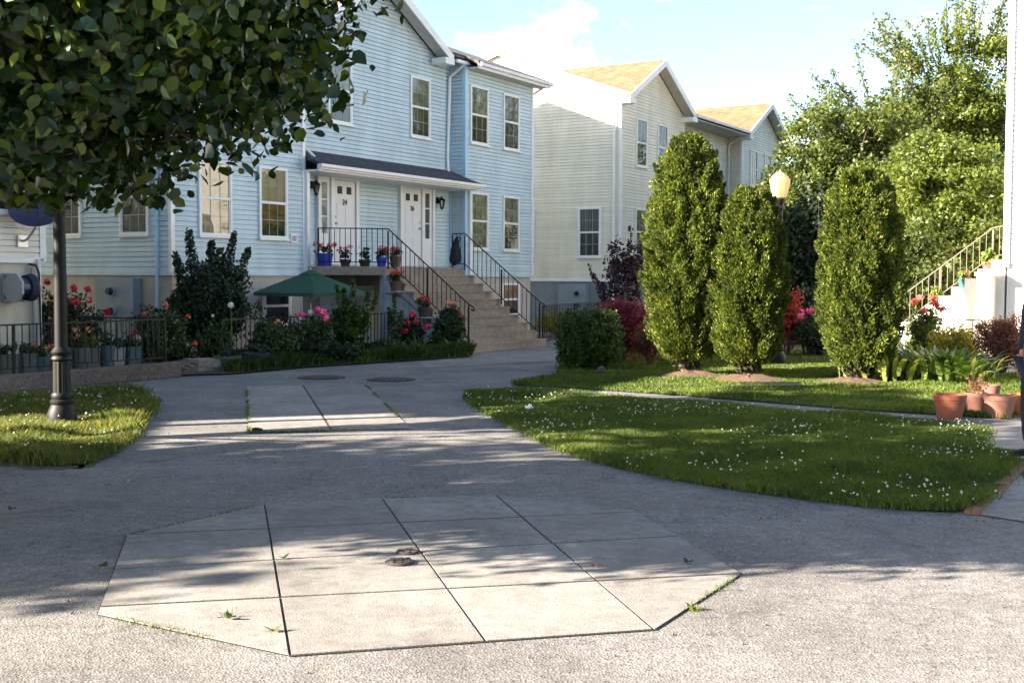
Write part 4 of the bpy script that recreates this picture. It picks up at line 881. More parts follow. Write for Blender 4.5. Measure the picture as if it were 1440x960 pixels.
# ------------------------------------------------------------------ umbrella
UM = empty('patio_umbrella', W(-3.34, 1.8), 0); tag(UM, 'dark green open patio umbrella behind the flower bed', 'umbrella')
um = MB(); n = 8; rr = 1.18; zt, zb = 1.77, 1.33; top = (0, 0, zt)
for i in range(n):
    a0, a1 = 2 * PI * (i + .3) / n, 2 * PI * (i + 1.3) / n
    for k_ in range(5):
        def pt(a, t): r_ = rr * t; return Vector((r_ * math.cos(a), r_ * math.sin(a), zt - (zt - zb) * (t ** 1.12)))
        t0, t1 = k_ / 5, (k_ + 1) / 5
        q = [pt(a0, t0), pt(a0, t1), pt(a1, t1), pt(a1, t0)]
        mid1 = (q[1] + q[2]) / 2
        um.face(q if k_ else q[:3])
    e0, e1 = pt(a0, 1), pt(a1, 1); m_ = (e0 + e1) / 2 * .985 + Vector((0, 0, .0)); m_.z = e0.z
    um.face([e0, e1, e1 - Vector((0, 0, .07)), e0 - Vector((0, 0, .07))])
um.build('canopy', M['umbrella'], UM); MB().lathe([(.26, 1.80 - .1), (.0, 1.82)], n=8).build('vent_cap', M['umbrella'], UM)
MB().lathe([(.019, 0), (.019, 1.76), (.03, 1.82), (.0, 1.87)], n=12).build('pole', M['alu'], UM); rb = MB()
for i in range(n): a = 2 * PI * (i + .3) / n; rb.bar((0, 0, 1.70), (rr * .97 * math.cos(a), rr * .97 * math.sin(a), zb - .01), .007); rb.bar((0, 0, 1.1), (rr * .5 * math.cos(a), rr * .5 * math.sin(a), 1.54), .006)
rb.build('ribs', M['alu'], UM)
MB().lathe([(.25, 0), (.25, .06), (.05, .1), (.03, .3)], n=20).build('foot', M['cast'], UM)

# ------------------------------------------------------------------ potted plants
def potted(name, label, loc, r, h, potm, plant='geranium', fm='red', nf=7, group=None, leaf='mid', ph=.22, lsize=.055, square=False, cat='flower pot'):
    o = empty(name, loc); tag(o, label, cat, group)
    if square: mb = MB().lathe([(r * .95, 0), (r * 1.1, h * .92), (r * 1.15, h * .92), (r * 1.15, h), (r * 1.05, h), (r * .98, h * .88)], n=4)
    else: mb = MB().lathe([(r * .72, 0), (r * .96, h * .80), (r * 1.0, h * .80), (r * 1.03, h), (r * .93, h), (r * .90, h * .88)], n=28)
    mb.build('pot', M[potm], o, smooth=not square, recalc=True)
    MB().lathe([(r * .9, h * .86), (.001, h * .9)], n=20).build('potting_soil', M['soil'], o)
    if plant:
        smp = ell((0, 0, h + ph * .35), (r * 1.15, r * 1.15, ph * .6), .1); P, d = clumps(26, 12, None, smp, .05); P[:, 2] = np.maximum(P[:, 2], h * .9)
        leaves('foliage', P, unit(P - np.array([0, 0, h])) + rng.normal(size=P.shape) * .5, lsize, L[leaf], o)
        if nf: 
            Q = []; Nn = []
            for i in range(nf):
                a = 2 * PI * i / nf + random.random(); rad_ = r * random.uniform(.3, 1.4); c_ = np.array([rad_ * math.cos(a), rad_ * math.sin(a), h + ph * random.uniform(.6, 1.0)])
                dd = unit(rng.normal(size=(26, 3))); Q.append(c_ + dd * .06 * rng.random((26, 1)) ** .3); Nn.append(dd + rng.normal(size=(26, 3)) * .3)
            leaves('blossoms', np.concatenate(Q), np.concatenate(Nn), .034, M[fm], o, aspect=.9)
    return o
zl_ = 1.9
gl = 'potted flowers on the landing'
def lnd(t, off=.2): return W(-1.98 + t * .98 + off * .7, .9 + t * 1.22 - off * .7, zl_)
potted('flower_pot', 'royal blue pot of red geraniums at the left end of the landing', lnd(.10), .20, .30, 'pot_blue', nf=8, group=gl)
potted('flower_pot', 'small dark pot of pink flowers on the landing, second from the left', lnd(.40), .13, .16, 'pot_dark', nf=5, fm='pink', group=gl, ph=.3)
potted('flower_pot', 'dark leafy pot with hardly any bloom on the landing, third from the left', lnd(.68), .14, .16, 'pot_dark', nf=2, fm='whitep', group=gl, ph=.32, leaf='dark')
potted('flower_pot', 'small blue pot of red geraniums at the head of the steps', lnd(.92, .12), .13, .22, 'pot_blue', nf=6, group=gl)
potted('flower_pot', 'brown pot of red geraniums on the landing corner beside the small blue pot', lnd(1.13, .2), .14, .24, 'pot_brown', nf=5, group=gl)
gs = 'potted geraniums standing on the steps'
for i, (k_, lb) in enumerate(((3, 'brown pot of red geraniums on the upper steps outside the left railing'), (6, 'dark pot of red geraniums halfway down the steps by the left railing'), )):
    wq = wT + tr * (k_ - 1.5); potted('flower_pot', lb, W(sL - .13 + .0, wq, 1.9 - .19 * (k_ - 1) - .17), .16, .22, 'pot_brown' if i == 0 else 'pot_dark', nf=7, group=gs)
    MBb = None
potted('flower_pot', 'dark pot of red geraniums low beside the foot of the left railing', W(sL - .05, 4.05, .4), .17, .25, 'pot_dark', nf=7, group=gs)
# brackets that carry the two hanging pots are part of the left side wall ledge
for k_ in (3, 6): wq = wT + tr * (k_ - 1.5); put(MB().box(sL - .32, sL - .06, wq - .15, wq + .15, 1.9 - .19 * (k_ - 1) - .20, 1.9 - .19 * (k_ - 1) - .171), 'pot_ledge', M['stringer'], ST, .6, 3.2)
put(MB().box(sL - .25, sL - .0, 3.85, 4.25, .0, .399), 'pot_ledge', M['stringer'], ST, .6, 3.2)
# bag hung on right railing
BG = empty('hanging_bag', W(2.16, 1.9, 2.0), -AZ); tag(BG, 'dark bag hanging on the head of the right step railing', 'bag')
bm = bmesh.new(); bmesh.ops.create_icosphere(bm, subdivisions=3, radius=1)
for v in bm.verts: zz = v.co.z; t_ = math.atan2(v.co.y, v.co.x); v.co = Vector((v.co.x * .11 * (1.1 - .6 * zz), v.co.y * .14 * (1.0 - .75 * zz) + .05 * zz, zz * .36 + .32)) * (1 + .07 * math.sin(5 * t_ + 3 * zz)) + Vector([random.uniform(-.012, .012) for _ in range(3)])
me = bpy.data.meshes.new('bag_body'); bm.to_mesh(me); bm.free(); me.materials.append(M['black_cloth']); bo = bpy.data.objects.new('bag_body', me); C.objects.link(bo); bo.parent = BG
MB().path([(0, .0, .58), (.03, .1, .70), (.0, .2, .62), (0, .12, .5)], .012, 6).build('strap', M['black_cloth'], BG)

gp = 'terracotta pots beside the narrow path'
def plantpx(px, py, z=0): return G(px, py, z)
potted('flower_pot', 'large ribbed reddish terracotta pot, leftmost of the group by the path', G(1335, 588), .19, .29, 'terra', None, nf=0, group=gp, ph=.10)
potted('flower_pot', 'medium terracotta pot with a twiggy seedling, just right of the largest pot', G(1372, 581), .14, .26, 'terra_p', nf=0, group=gp, ph=.22, leaf='barb_b', lsize=.03)
potted('flower_pot', 'wide pale dusty terracotta pot in the middle front of the group', G(1405, 587), .185, .27, 'terra_p', None, nf=0, group=gp, ph=.12)
potted('flower_pot', 'small terracotta pot standing behind the others in the group', G(1393, 570), .12, .27, 'terra_p', None, nf=0, group=gp, ph=.06)
potted('flower_pot', 'orange terracotta pot at the right end of the group', G(1440, 583), .18, .25, 'terra_o', None, nf=0, group=gp, ph=.10)
rb = MB(); c0 = G(1335, 588)
for k_ in range(3): rb.lathe([(.150 + .012 * k_, .09 + .055 * k_), (.158 + .012 * k_, .097 + .055 * k_), (.152 + .012 * k_, .104 + .055 * k_)], n=28)
for o_ in bpy.data.objects:
    if str(o_.get('label', '')).startswith('large ribbed'): rb.build('pot_ribs', M['terra'], o_)
# buckets on the raised bed
bk = [(22, 'bucket', .15, .30, 'grey bucket of low seedlings, leftmost in the row behind the fence', 'square'), (52, 'bucket', .14, .29, 'grey bucket of seedlings second from the left end of the row', 'square'), (66, 'bucket_t', .14, .24, 'teal bucket partly hidden behind the left lamp post', ''), (103, 'bucket_t', .12, .25, 'teal pot just right of the left lamp post', ''), (122, 'bucket', .14, .33, 'tall grey bucket with orange flowers right of the lamp post', ''), (142, 'bucket', .14, .31, 'grey bucket with yellow-green leaves in the middle of the row', 'square'), (163, 'bucket_t', .13, .34, 'blue-grey pail of leafy shoots in the right half of the row', ''), (182, 'bucket_w', .13, .30, 'whitish box-shaped bucket, second from the right end of the row', 'square'), (203, 'bucket_t', .15, .30, 'teal bucket at the right end of the row by the curb corner', 'square')]
for i, (px, mt, r, h_, lb, sq) in enumerate(bk):
    t = (px + 5 - 0) / 240.0; s_ = -12.15 + 3.1 * t
    potted('bucket', lb, W(s_, 3.18 - .05 * (i % 2), .212), r, h_, mt, nf=[0, 0, 2, 0, 3, 0, 0, 2, 1][i], fm=['red', 'red', 'coral', 'red', 'peach', 'red', 'red', 'whitep', 'whitep'][i], group='buckets of flowers behind the left fence', ph=.3 if i in (4, 5, 6) else .18, leaf='mid' if i != 5 else 'lime', square=bool(sq), cat='bucket')
potted('planter_tub', 'dark navy tub half hidden in the middle of the flower bed', W(-6.9, 3.5, .03), .26, .26, 'bucket_d', nf=0, ph=.2, leaf='dark', cat='planter')
potted('planter_tub', 'mossy grey tub left of the navy tub in the flower bed', W(-7.6, 3.5, .03), .24, .24, 'bucket', nf=0, ph=.2, leaf='dark', cat='planter')
# pots on white stairs
potted('flower_pot', 'teal pot of a pale leafed plant on the white stairs', W(2.75, 13.95, 1.49), .11, .17, 'pot_teal', nf=1, fm='coral', leaf='hosta_p', ph=.2)
potted('flower_pot', 'brown pot of long pale leaves near the top of the white stairs', W(2.8, 14.4, 1.865), .12, .15, 'pot_brown', nf=0, leaf='hosta_p', ph=.3, lsize=.16)
potted('flower_pot', 'brown pot of long pale leaves lower on the white stairs', W(2.8, 13.42, 1.12), .12, .15, 'pot_brown', nf=0, leaf='hosta_p', ph=.3, lsize=.16)

# ------------------------------------------------------------------ shrubs and flowers of the bed
def GP(px, py): return G(px, py)
def flowerbush(label, loc, rx, h, lm, fl, name='flower_bush', **kw): return shrub(name, label, 'bush', loc, rx, rx * .8, h, lm, .07, kw.pop('nc', 90), 22, rc=.13, flowers=fl, **kw)
shrub('yew_shrub', 'tall very dark evergreen shrub with spiky shoots at the corner of the blue house', 'bush', W(-6.0, 1.5), .95, .8, 2.15, 'yew', .075, 420, 44, rc=.17, lump=.5, seed=3)
sh = MB(); rt = empty('yew_shoots', (0, 0, 0)); bpy.data.objects.remove(rt)
def spikes(label, name, loc, tips, mat, stem, size=.07, r=.09, per=260):
    root = empty(name, loc); tag(root, label, 'bush'); mb = MB(); Ps = []; Ns = []
    for (dx, dy, h_) in tips:
        limb(mb, (0, 0, 0), (dx, dy, h_), .02, .005, 4)
        t = rng.random(per) ** .7; c = np.stack([dx * t, dy * t, h_ * t], 1); rr_ = r * (1.25 - t)[:, None]; d = unit(rng.normal(size=(per, 3))) * rr_ * 1.2
        Ps.append(c + d); Ns.append(d + rng.normal(size=(per, 3)) * .05)
    leaves('foliage', np.concatenate(Ps), np.concatenate(Ns), size, L[mat], root); mb.build('stems', M[stem], root); return root
spikes('feathery dark shoots rising above the dark evergreen shrub', 'evergreen_shoots', W(-5.95, 1.35), [(-.3, -.1, 2.55), (.1, .1, 2.35), (.55, .1, 2.5), (.85, .0, 2.2), (-.6, 0, 2.1), (.3, 0, 2.2)], 'yew', 'bark_g', .08, .20, 800)
flowerbush('leafy rose bush with coral blooms left of the dark evergreen shrub foot', W(-8.2, 2.6), .55, 1.15, 'mid', [('coral', 6, .09, .4)], seed=4)
flowerbush('rose bush with red blooms against the side wall, behind the left lamp post', W(-8.6, 0.2, .2), .6, 1.35, 'dark', [('red', 9, .12, .6)], seed=5)
flowerbush('dark bush with crimson blooms beneath the side windows', W(-7.6, -.4, .0), .7, 1.45, 'dark', [('red', 7, .13, .5)], seed=6)
flowerbush('bush in front of the meter cabinet with no bloom', W(-7.0, 1.0, .0), .7, 1.25, 'mid', [], seed=7)
flowerbush('low bush with a crimson bloom right of the last bucket', W(-8.9, 3.0, .2), .30, .65, 'mid', [('red', 3, .12, .5)], seed=8)
flowerbush('leafy plant with a tall stalk and one white round bloom', W(-7.4, 3.0, .0), .45, .95, 'mid', [('whitep', 1, .06, .7)], seed=9)
al = empty('allium', W(-7.35, 3.35)); tag(al, 'single tall stalk with a round white flower head in the flower bed', 'flower'); MB().path([(0, 0, 0), (.01, 0, .6), (0, 0, 1.12)], .009, 6).build('stalk', L['lime'], al)
dd = unit(rng.normal(size=(120, 3))); leaves('flower_head', dd * .055 + np.array([0, 0, 1.15]), dd, .03, M['whitep'], al)
flowerbush('mixed low shrub of rusty and green leaves left of the peony', W(-6.1, 3.35), .6, .85, 'mid', [('peach', 4, .06, .3)], seed=10)
flowerbush('weedy bush on the bed edge above the stone blocks', W(-8.2, 2.75), .45, .6, 'mid', [('whitep', 3, .05, .4)], seed=11)
flowerbush('peony bush with big magenta and white blooms left of the umbrella pole', W(-4.9, 3.25), .50, 1.0, 'mid', [('pink', 6, .14, .82), ('whitep', 3, .11, .85)], seed=12)
shrub('bright_shrub', 'tall bright green shrub in front of the umbrella pole', 'bush', W(-4.0, 3.3), .50, .45, 1.38, 'hedge', .08, 150, 26, rc=.14, lump=.45, seed=13)
spikes('leafy upright shoots topping the shrub under the umbrella', 'shrub_shoots', W(-4.0, 3.35), [(-.25, 0, 1.5), (.1, .05, 1.6), (.45, 0, 1.45), (.55, .1, 1.25), (-.1, 0, 1.45)], 'hedge', 'bark_g', .08, .10, 200)
spikes('slim upright rose shoot against the basement door', 'rose_shoot', W(-2.65, 3.5), [(0, 0, 1.32), (.15, .05, .95), (-.12, 0, 1.0)], 'mid', 'bark_g', .07, .09, 170)
flowerbush('dark rose bush with crimson blooms in front of the iron fence', W(-2.1, 3.55), .38, .85, 'dark', [('red', 9, .13, .6)], seed=14)
flowerbush('low green mound of leaves between the rose bush and the steps', W(-1.75, 4.25), .55, .50, 'hedge', [], seed=15)
flowerbush('low leafy mound at the middle front of the flower bed', W(-3.4, 3.95), .7, .42, 'mid', [], seed=16)
flowerbush('low leafy mound at the front of the bed below the peony', W(-5.1, 4.0), .7, .45, 'dark', [], seed=17)
flowerbush('broad dark bush against the fence behind the rusty shrub', W(-5.6, 2.9), .8, .95, 'dark', [], seed=18)
shrub('rounded_shrub', 'dense dark leafy shrub with pale blooms on top, at the left of the steps foot', 'bush', W(-1.55, 4.15), .42, .40, 1.12, 'dark', .07, 170, 26, rc=.12, seed=19, flowers=[('peach', 6, .08, .93)])
# long blades (iris) in the bed
def blades(name, label, loc, n, h_, wd, mat, spread=.3, arch=.5, cat='plant'):
    root = empty(name, loc); tag(root, label, cat); Vv = []; Fc = []
    for i in range(n):
        a = random.random() * 2 * PI; l = h_ * random.uniform(.6, 1.1); ar = random.uniform(.3, 1) * arch; bx0 = Vector((math.cos(a), math.sin(a), 0)) * random.random() * spread * .4; sd_ = Vector((-math.sin(a), math.cos(a), 0)); b0 = len(Vv); z0_ = random.random() * .22 if wd > .06 else 0
        for k_ in range(6):
            t = k_ / 5; p = bx0 + Vector((0, 0, z0_)) + Vector((math.cos(a) * ar * l * t * t, math.sin(a) * ar * l * t * t, l * (t - .45 * ar * t * t * t))); ww = wd * (math.sin(PI * min(1, .12 + .88 * t)) ** .7 if wd > .03 else (1 - t * .9)) * .5
            Vv += [tuple(p + sd_ * ww), tuple(p - sd_ * ww)]
        for k_ in range(5): Fc.append((b0 + 2 * k_, b0 + 2 * k_ + 1, b0 + 2 * k_ + 3, b0 + 2 * k_ + 2))
    npmesh_idx('leaf_blades', np.array(Vv), np.array(Fc), mat, root); return root
blades('strap_leaf_plant', 'strap-leafed plant with yellowing blades at the front of the bed', W(-2.9, 4.3), 26, .55, .03, L['lime'])
blades('strap_leaf_plant', 'clump of iris blades in the shade behind the middle evergreen', Vector((6.5, 25.6, 0)), 120, .62, .035, L['dark'], .8)
# hostas
for i, (px, py, n, h_, wd, mt, lb) in enumerate(((1262, 540, 70, .52, .12, 'hosta_p', 'yellow-variegated hosta clump right of the rightmost evergreen'), (1300, 538, 60, .55, .08, 'hedge', 'deep green strap-leafed clump between the two hostas'), (1345, 541, 85, .56, .12, 'hosta', 'broad dark hosta clump with cream edged leaves nearest the terracotta pots'), (1330, 518, 60, .62, .13, 'hosta_p', 'pale hosta rising behind the dark one'))):
    p = G(px, py) + Vector((0, .5, 0)); blades('hosta', lb, (p.x, p.y, 0), int(n * 6), h_ * .80, wd * .62, L[mt], 2.1, 1.0)
# right hand shrubs
def depthpt(px, d): return Vector(((px - 720) / F * d, d, 0))
shrub('round_hedge', 'clipped rounded bright green hedge shrub right of the entry steps', 'bush', depthpt(830, 21.6), .62, .6, 1.12, 'hedge', .045, 700, 34, rc=.09, shape='box', shell=.55, stems=5)
shrub('barberry', 'large crimson-purple barberry behind the clipped round hedge', 'bush', depthpt(876, 23.4), .72, .65, 1.42, 'barb', .045, 500, 34, rc=.13, lump=.35, seed=21)
shrub('plum_tree', 'dark purple leafed young plum by the cream house', 'bush', depthpt(880, 27.5), .75, .7, 2.75, 'plum', .085, 75, 34, rc=.17, lump=.6, z0=1.0, seed=22, shell=.2)
spikes('dark purple side branches reaching left from the plum', 'plum_branches', depthpt(880, 27.4), [(-.75, 0, 1.75), (-.55, 0, 1.5), (-.85, .1, 1.95), (-.35, 0, 2.4), (.1, 0, 2.85)], 'plum', 'bark_g', .08, .14, 150)
shrub('golden_shrub', 'yellow-green shrub behind the iron fence at the grey foundation', 'bush', W(6.4, 2.6), .9, .7, .82, 'yellow', .05, 160, 30, rc=.13, seed=23)
shrub('brown_shrub', 'dry brownish shrub between the round hedge and the tallest evergreen', 'bush', depthpt(915, 22.3), .42, .4, .95, 'barb_b', .05, 120, 24, rc=.12, seed=24)
shrub('red_maple', 'bright red feathery shrub behind the middle evergreen', 'bush', depthpt(1106, 25.5), .42, .42, 1.55, 'barb_r', .06, 170, 30, rc=.13, lump=.45, seed=25)
flowerbush('peony bush with pink and crimson blooms in the shade between the evergreens', depthpt(1143, 25.2), .6, .98, 'dark', [('pink', 5, .13, .8), ('red', 4, .12, .8)], seed=26)
flowerbush('rose bush with coral red blooms at the foot of the white stairs', depthpt(1302, 22.5), .42, 1.32, 'lime', [('coral', 9, .13, .75)], seed=27, nc=150)
shrub('golden_shrub', 'golden-yellow low shrub in front of the white stairs', 'bush', depthpt(1345, 21.6), .52, .5, .88, 'yellow', .05, 190, 28, rc=.11, seed=28)
shrub('barberry', 'reddish brown barberry before the white house at the right edge', 'bush', depthpt(1412, 21.0), .56, .55, 1.12, 'barb_b', .04, 380, 32, rc=.11, seed=29)
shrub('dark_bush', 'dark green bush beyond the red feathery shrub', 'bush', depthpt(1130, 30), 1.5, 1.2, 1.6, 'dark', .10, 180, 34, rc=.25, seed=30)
shrub('dark_bush', 'dark low bush beyond the golden shrub and the brown barberry', 'bush', W(10.0, 6.2), 1.4, 1.0, 1.1, 'mid', .09, 150, 30, rc=.22, seed=31)

# ------------------------------------------------------------------ conical evergreens
def thuja(label, px, py, d, r, H, seed, n=52000, waist=.42):
    p = G(px, py); o = empty('conical_evergreen', (p.x, p.y, .05)); tag(o, label, 'evergreen', 'three conical evergreens on the lawn')
    rs = np.random.default_rng(seed)
    def R_(t):      # radius profile with t = height fraction
        return r * np.where(t < .16, .36 + 2.6 * t, np.where(t < .42, .776 + (t - .16) * .86, np.clip(1 - ((t - .42) / .59) ** 2.1, 0, 1) ** .62))
    npl = int(420 * r * H / 2.7); per = n // npl
    t = (np.arange(npl) + rs.random(npl)) / npl * .93 + .03; a = rs.random(npl) * 2 * PI; a = (np.arange(npl) * 2.399963 + rs.normal(0, .35, npl)) % (2 * PI)
    lob = 1 + .09 * np.sin(2 * a + 4 * t + seed) + .06 * np.sin(5 * a - 9 * t + seed)
    rad = R_(t) * lob * rs.uniform(.76, .97, npl); c = np.stack([rad * np.cos(a), rad * np.sin(a), H * t * .97 + .04], 1)
    ax = unit(np.stack([np.cos(a) * .42, np.sin(a) * .42, 1 + 0 * a], 1) + rs.normal(size=(npl, 3)) * .16); ln = rs.uniform(.16, .36, npl) * np.where(t > .9, .6, 1); wd_ = rs.uniform(.075, .12, npl)
    idx = np.repeat(np.arange(npl), per); q = rs.random(len(idx)) ** .8; prof_ = np.sin(PI * np.clip(.18 + .80 * q, 0, 1)) ** .8
    dd = unit(rs.normal(size=(len(idx), 3))); P = c[idx] + ax[idx] * (ln[idx] * (q - .25))[:, None] + dd * (wd_[idx] * prof_ * (.55 + .45 * rs.random(len(idx))))[:, None]
    P[:, 2] = np.maximum(P[:, 2], .22 + .2 * rs.random(len(P)))
    ns = int(n * .42); t2 = rs.random(ns) ** .9 * .95 + .03; a2 = rs.random(ns) * 2 * PI; lb2 = 1 + .09 * np.sin(2 * a2 + 4 * t2 + seed) + .06 * np.sin(5 * a2 - 9 * t2 + seed) + .035 * np.sin(17 * a2 + 31 * t2)
    r2 = R_(t2) * lb2 * (.66 + .34 * rs.random(ns)); P = np.concatenate([P, np.stack([r2 * np.cos(a2), r2 * np.sin(a2), H * t2 * .985 + .03 + rs.normal(0, .03, ns)], 1)]); dd = np.concatenate([dd, np.stack([np.cos(a2), np.sin(a2), 0 * a2], 1)]); axx = np.concatenate([ax[idx], unit(np.stack([np.cos(a2) * .5, np.sin(a2) * .5, 1 + 0 * a2], 1))]); P[:, 2] = np.maximum(P[:, 2], .22 + .2 * rs.random(len(P)))
    al_ = axx + dd * .55 + rs.normal(size=P.shape) * .3; sidev = np.cross(al_, rs.normal(size=P.shape))
    leaves('crown', P, sidev, .054, L['thuja'], o, aspect=.40, along=al_)
    # inner dead twigs
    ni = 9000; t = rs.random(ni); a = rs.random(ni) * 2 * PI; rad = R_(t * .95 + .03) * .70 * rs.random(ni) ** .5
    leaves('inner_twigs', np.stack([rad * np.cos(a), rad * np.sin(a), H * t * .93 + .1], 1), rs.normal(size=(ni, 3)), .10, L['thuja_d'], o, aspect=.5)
    mb = MB()
    for i in range(5):
        a = 2 * PI * i / 5 + seed; limb(mb, (.05 * math.cos(a), .05 * math.sin(a), -.06), (.2 * r * math.cos(a), .2 * r * math.sin(a), H * .6), .05, .02, 4)
    for i in range(14): a = random.random() * 2 * PI; z_ = random.uniform(.12, .6); limb(mb, (0, 0, z_), (r * .75 * math.cos(a), r * .75 * math.sin(a), z_ + .35), .018, .005, 3)
    mb.build('trunk', M['bark'], o)
thuja('tallest conical evergreen, nearest the red barberry', 966, 529, 0, .73, 4.10, 1, 100000)
thuja('middle conical evergreen, shorter one just left of the lamp globe', 1052, 534, 0, .60, 3.14, 2, 76000)
thuja('rightmost conical evergreen standing apart, dark at its foot', 1208, 539, 0, .70, 3.42, 3, 80000)

# ------------------------------------------------------------------ trees
def tree(label, loc, H, rx, ry, z0, lm, size, nclump, per, rc, seed, trunk_r=.16, shell=.35, kind='quad', lump=.45, name='leafy_tree', group=None, shoots=0, exps=2.0, bark='bark_g', fork=.35):
    o = empty(name, loc); tag(o, label, 'tree', group); cz = (z0 + H) / 2
    smp = ell((0, 0, cz), (rx, ry, (H - z0) / 2), shell, None, exps, lump, seed); c = smp(nclump)
    k = rng.poisson(per, nclump) + 3; idx = np.repeat(np.arange(nclump), k); r_ = (rc * (.6 + .8 * rng.random(nclump)))[idx][:, None]
    d = unit(rng.normal(size=(len(idx), 3))) * rng.random((len(idx), 1)) ** .5 * r_; P = c[idx] + d * np.array([1, 1, .75])
    nn = d / (rc) * .6 + rng.normal(size=P.shape) * .6 + np.array([0, 0, .35])
    leaves('crown', P, nn, size, L[lm], o, kind, droop=.4)
    mb = MB(); top = Vector((0, 0, z0 + (H - z0) * .55)); limb(mb, (0, 0, -.05), top, trunk_r, trunk_r * .4, 6, .12)
    for i in range(0, min(nclump, 90), 2):
        q = Vector(c[i]); b0 = Vector((0, 0, max(z0 * .6, min(top.z, q.z * random.uniform(.35, .75))))); limb(mb, b0, q, trunk_r * .28, .012, 4, .2, 5)
    if shoots:
        Ps = []; Ns = []
        for i in range(shoots):
            dirv = Vector((random.uniform(-1, 1), random.uniform(-.5, .5), random.uniform(.35, 1))).normalized(); b0 = Vector((dirv.x * rx * .75, dirv.y * ry * .7, cz + dirv.z * (H - cz) * .75)); l = random.uniform(.8, 2.3); q = b0 + dirv * l + Vector((0, 0, .3))
            pts = limb(mb, b0, q, .03, .008, 4, .15, 5)
            for a_, b_ in zip(pts, pts[1:]):
                m = 34; t = rng.random((m, 1)); Ps.append(np.array(a_) * (1 - t) + np.array(b_) * t + rng.normal(size=(m, 3)) * .09); Ns.append(rng.normal(size=(m, 3)))
        leaves('shoot_leaves', np.concatenate(Ps), np.concatenate(Ns), size * .9, L[lm], o, kind)
    mb.build('trunk', M[bark], o, recalc=False); return o
gt = 'trees behind the right lawn'
tree('large rounded mid-green tree right behind the lamp globe', depthpt(1195, 36), 7.5, 2.8, 2.4, .6, 'round', .125, 880, 90, .40, 41, group=gt, trunk_r=.16)
tree('bright yellow-green tree behind the rightmost evergreen and the white stairs', depthpt(1330, 32), 5.8, 2.15, 1.8, .4, 'lime', .105, 680, 90, .36, 42, group=gt)
tree('tall open-crowned tree with long shoots rising at the right against the sky', depthpt(1345, 42), 10.6, 3.0, 2.6, 3.2, 'lime', .14, 520, 84, .46, 43, trunk_r=.2, lump=.55, shoots=46, group=gt, shell=.15)
tree('medium tree with ragged top left of the tall open one', depthpt(1240, 41), 8.3, 2.2, 2.0, 2.0, 'round', .13, 360, 76, .40, 44, shoots=30, group=gt, trunk_r=.12)
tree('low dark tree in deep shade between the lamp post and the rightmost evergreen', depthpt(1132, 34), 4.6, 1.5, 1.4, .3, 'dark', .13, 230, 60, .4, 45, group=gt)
tree('green tree at the far end of the cream house gable', depthpt(1125, 55), 8.2, 2.4, 2.2, 1.0, 'round', .2, 150, 60, .6, 46, group=gt)
tree('leafy tree beside the upper white stairs at the right', depthpt(1418, 33), 6.0, 1.9, 1.7, .5, 'mid', .13, 300, 60, .42, 47, group=gt)
tree('lower green tree filling the gap behind the white stair railing', depthpt(1275, 30.5), 3.3, 1.7, 1.3, .2, 'round', .12, 260, 60, .34, 48, group=gt)
tree('distant green tree right of the tall open one', depthpt(1405, 52), 8.5, 3.2, 3, 1, 'round', .2, 220, 60, .6, 49, group=gt)
# trees off to the left that shade the court
tree('broad shade tree standing left of the court', (-14.2, 5.3, 0), 6.5, 3.6, 3.3, 2.0, 'mid', .28, 330, 60, .7, 51, trunk_r=.22, group='shade trees left of the court', lump=.25, shell=.0)
tree('second shade tree left of the lamp post', (-9.4, 10.4, 0), 7.2, 2.6, 3.4, 3.9, 'mid', .24, 230, 55, .55, 52, trunk_r=.16, group='shade trees left of the court', lump=.3, shell=.0)

tree('unseen tall tree added behind the gap between the off-white and the blue house to block sky', W(-7.8, -11), 9.5, 3.4, 3.2, 1.2, 'mid', .3, 240, 55, .8, 53, trunk_r=.2, lump=.2)  # out of view, added to cut sky light on the blue side wall
# foreground pear tree
PT = empty('pear_tree', (-4.3, 6.7, 0)); tag(PT, 'glossy broad-leafed tree whose branches hang over the top left of the view', 'tree')
def pear_pts(n, dense):
    out = []
    while sum(len(o_) for o_ in out) < n:
        q = rng.uniform(-1, 1, (n * 2, 3)); wob = .06 * np.sin(q[:, 0] * 9 + q[:, 1] * 7) + .05 * np.sin(q[:, 2] * 13 + q[:, 0] * 5 + 1)
        m = (np.abs(q) ** 4).sum(1) < (1 + wob); m &= rng.random(len(q)) < (.25 + .75 * ((np.abs(q) ** 4).sum(1)) ** .5); q = q[m]; out.append(q)
    q = np.concatenate(out)[:n]; return q
cen = np.array([-3.68 + 4.3, 6.75 - 6.7, 4.72]); rad = np.array([2.95, 2.1, 2.62])
c = pear_pts(4200, 1) * rad + cen; c[:, 0] -= np.clip(3.9 - c[:, 2], 0, 3) * .28
k = 42; idx = np.repeat(np.arange(len(c)), k)
d = rng.normal(size=(len(idx), 3)) * np.array([.16, .16, .13]); P = c[idx] + d; P[:, 2] = np.maximum(P[:, 2], 2.09 + .25 * rng.random(len(P)) ** 2)
nn = rng.normal(size=P.shape) * .8 + np.array([0, -.35, .55]); leaves('crown', P, nn, .070, L['pear'], PT, 'oval', droop=1.1, var=.45, aspect=.72)
mb = MB(); limb(mb, (0, 0, -.05), (.1, 0, 2.4), .17, .13, 5, .05, 10); forks = []
for i in range(9): a = 2 * PI * i / 9 + .3; q = Vector((.1 + 1.7 * math.cos(a), 1.3 * math.sin(a), random.uniform(3.2, 5.2))); limb(mb, (.1, 0, random.uniform(1.9, 2.6)), q, .07, .03, 5, .15, 7); forks.append(q)
for i in range(0, 420): q = Vector(c[i]); f_ = min(forks, key=lambda b_: (b_ - q).length); limb(mb, f_, q, .014, .004, 4, .25, 4)
mb.build('trunk', M['bark_g'], PT, recalc=False)
tw = MB(); TL = []; TN = []
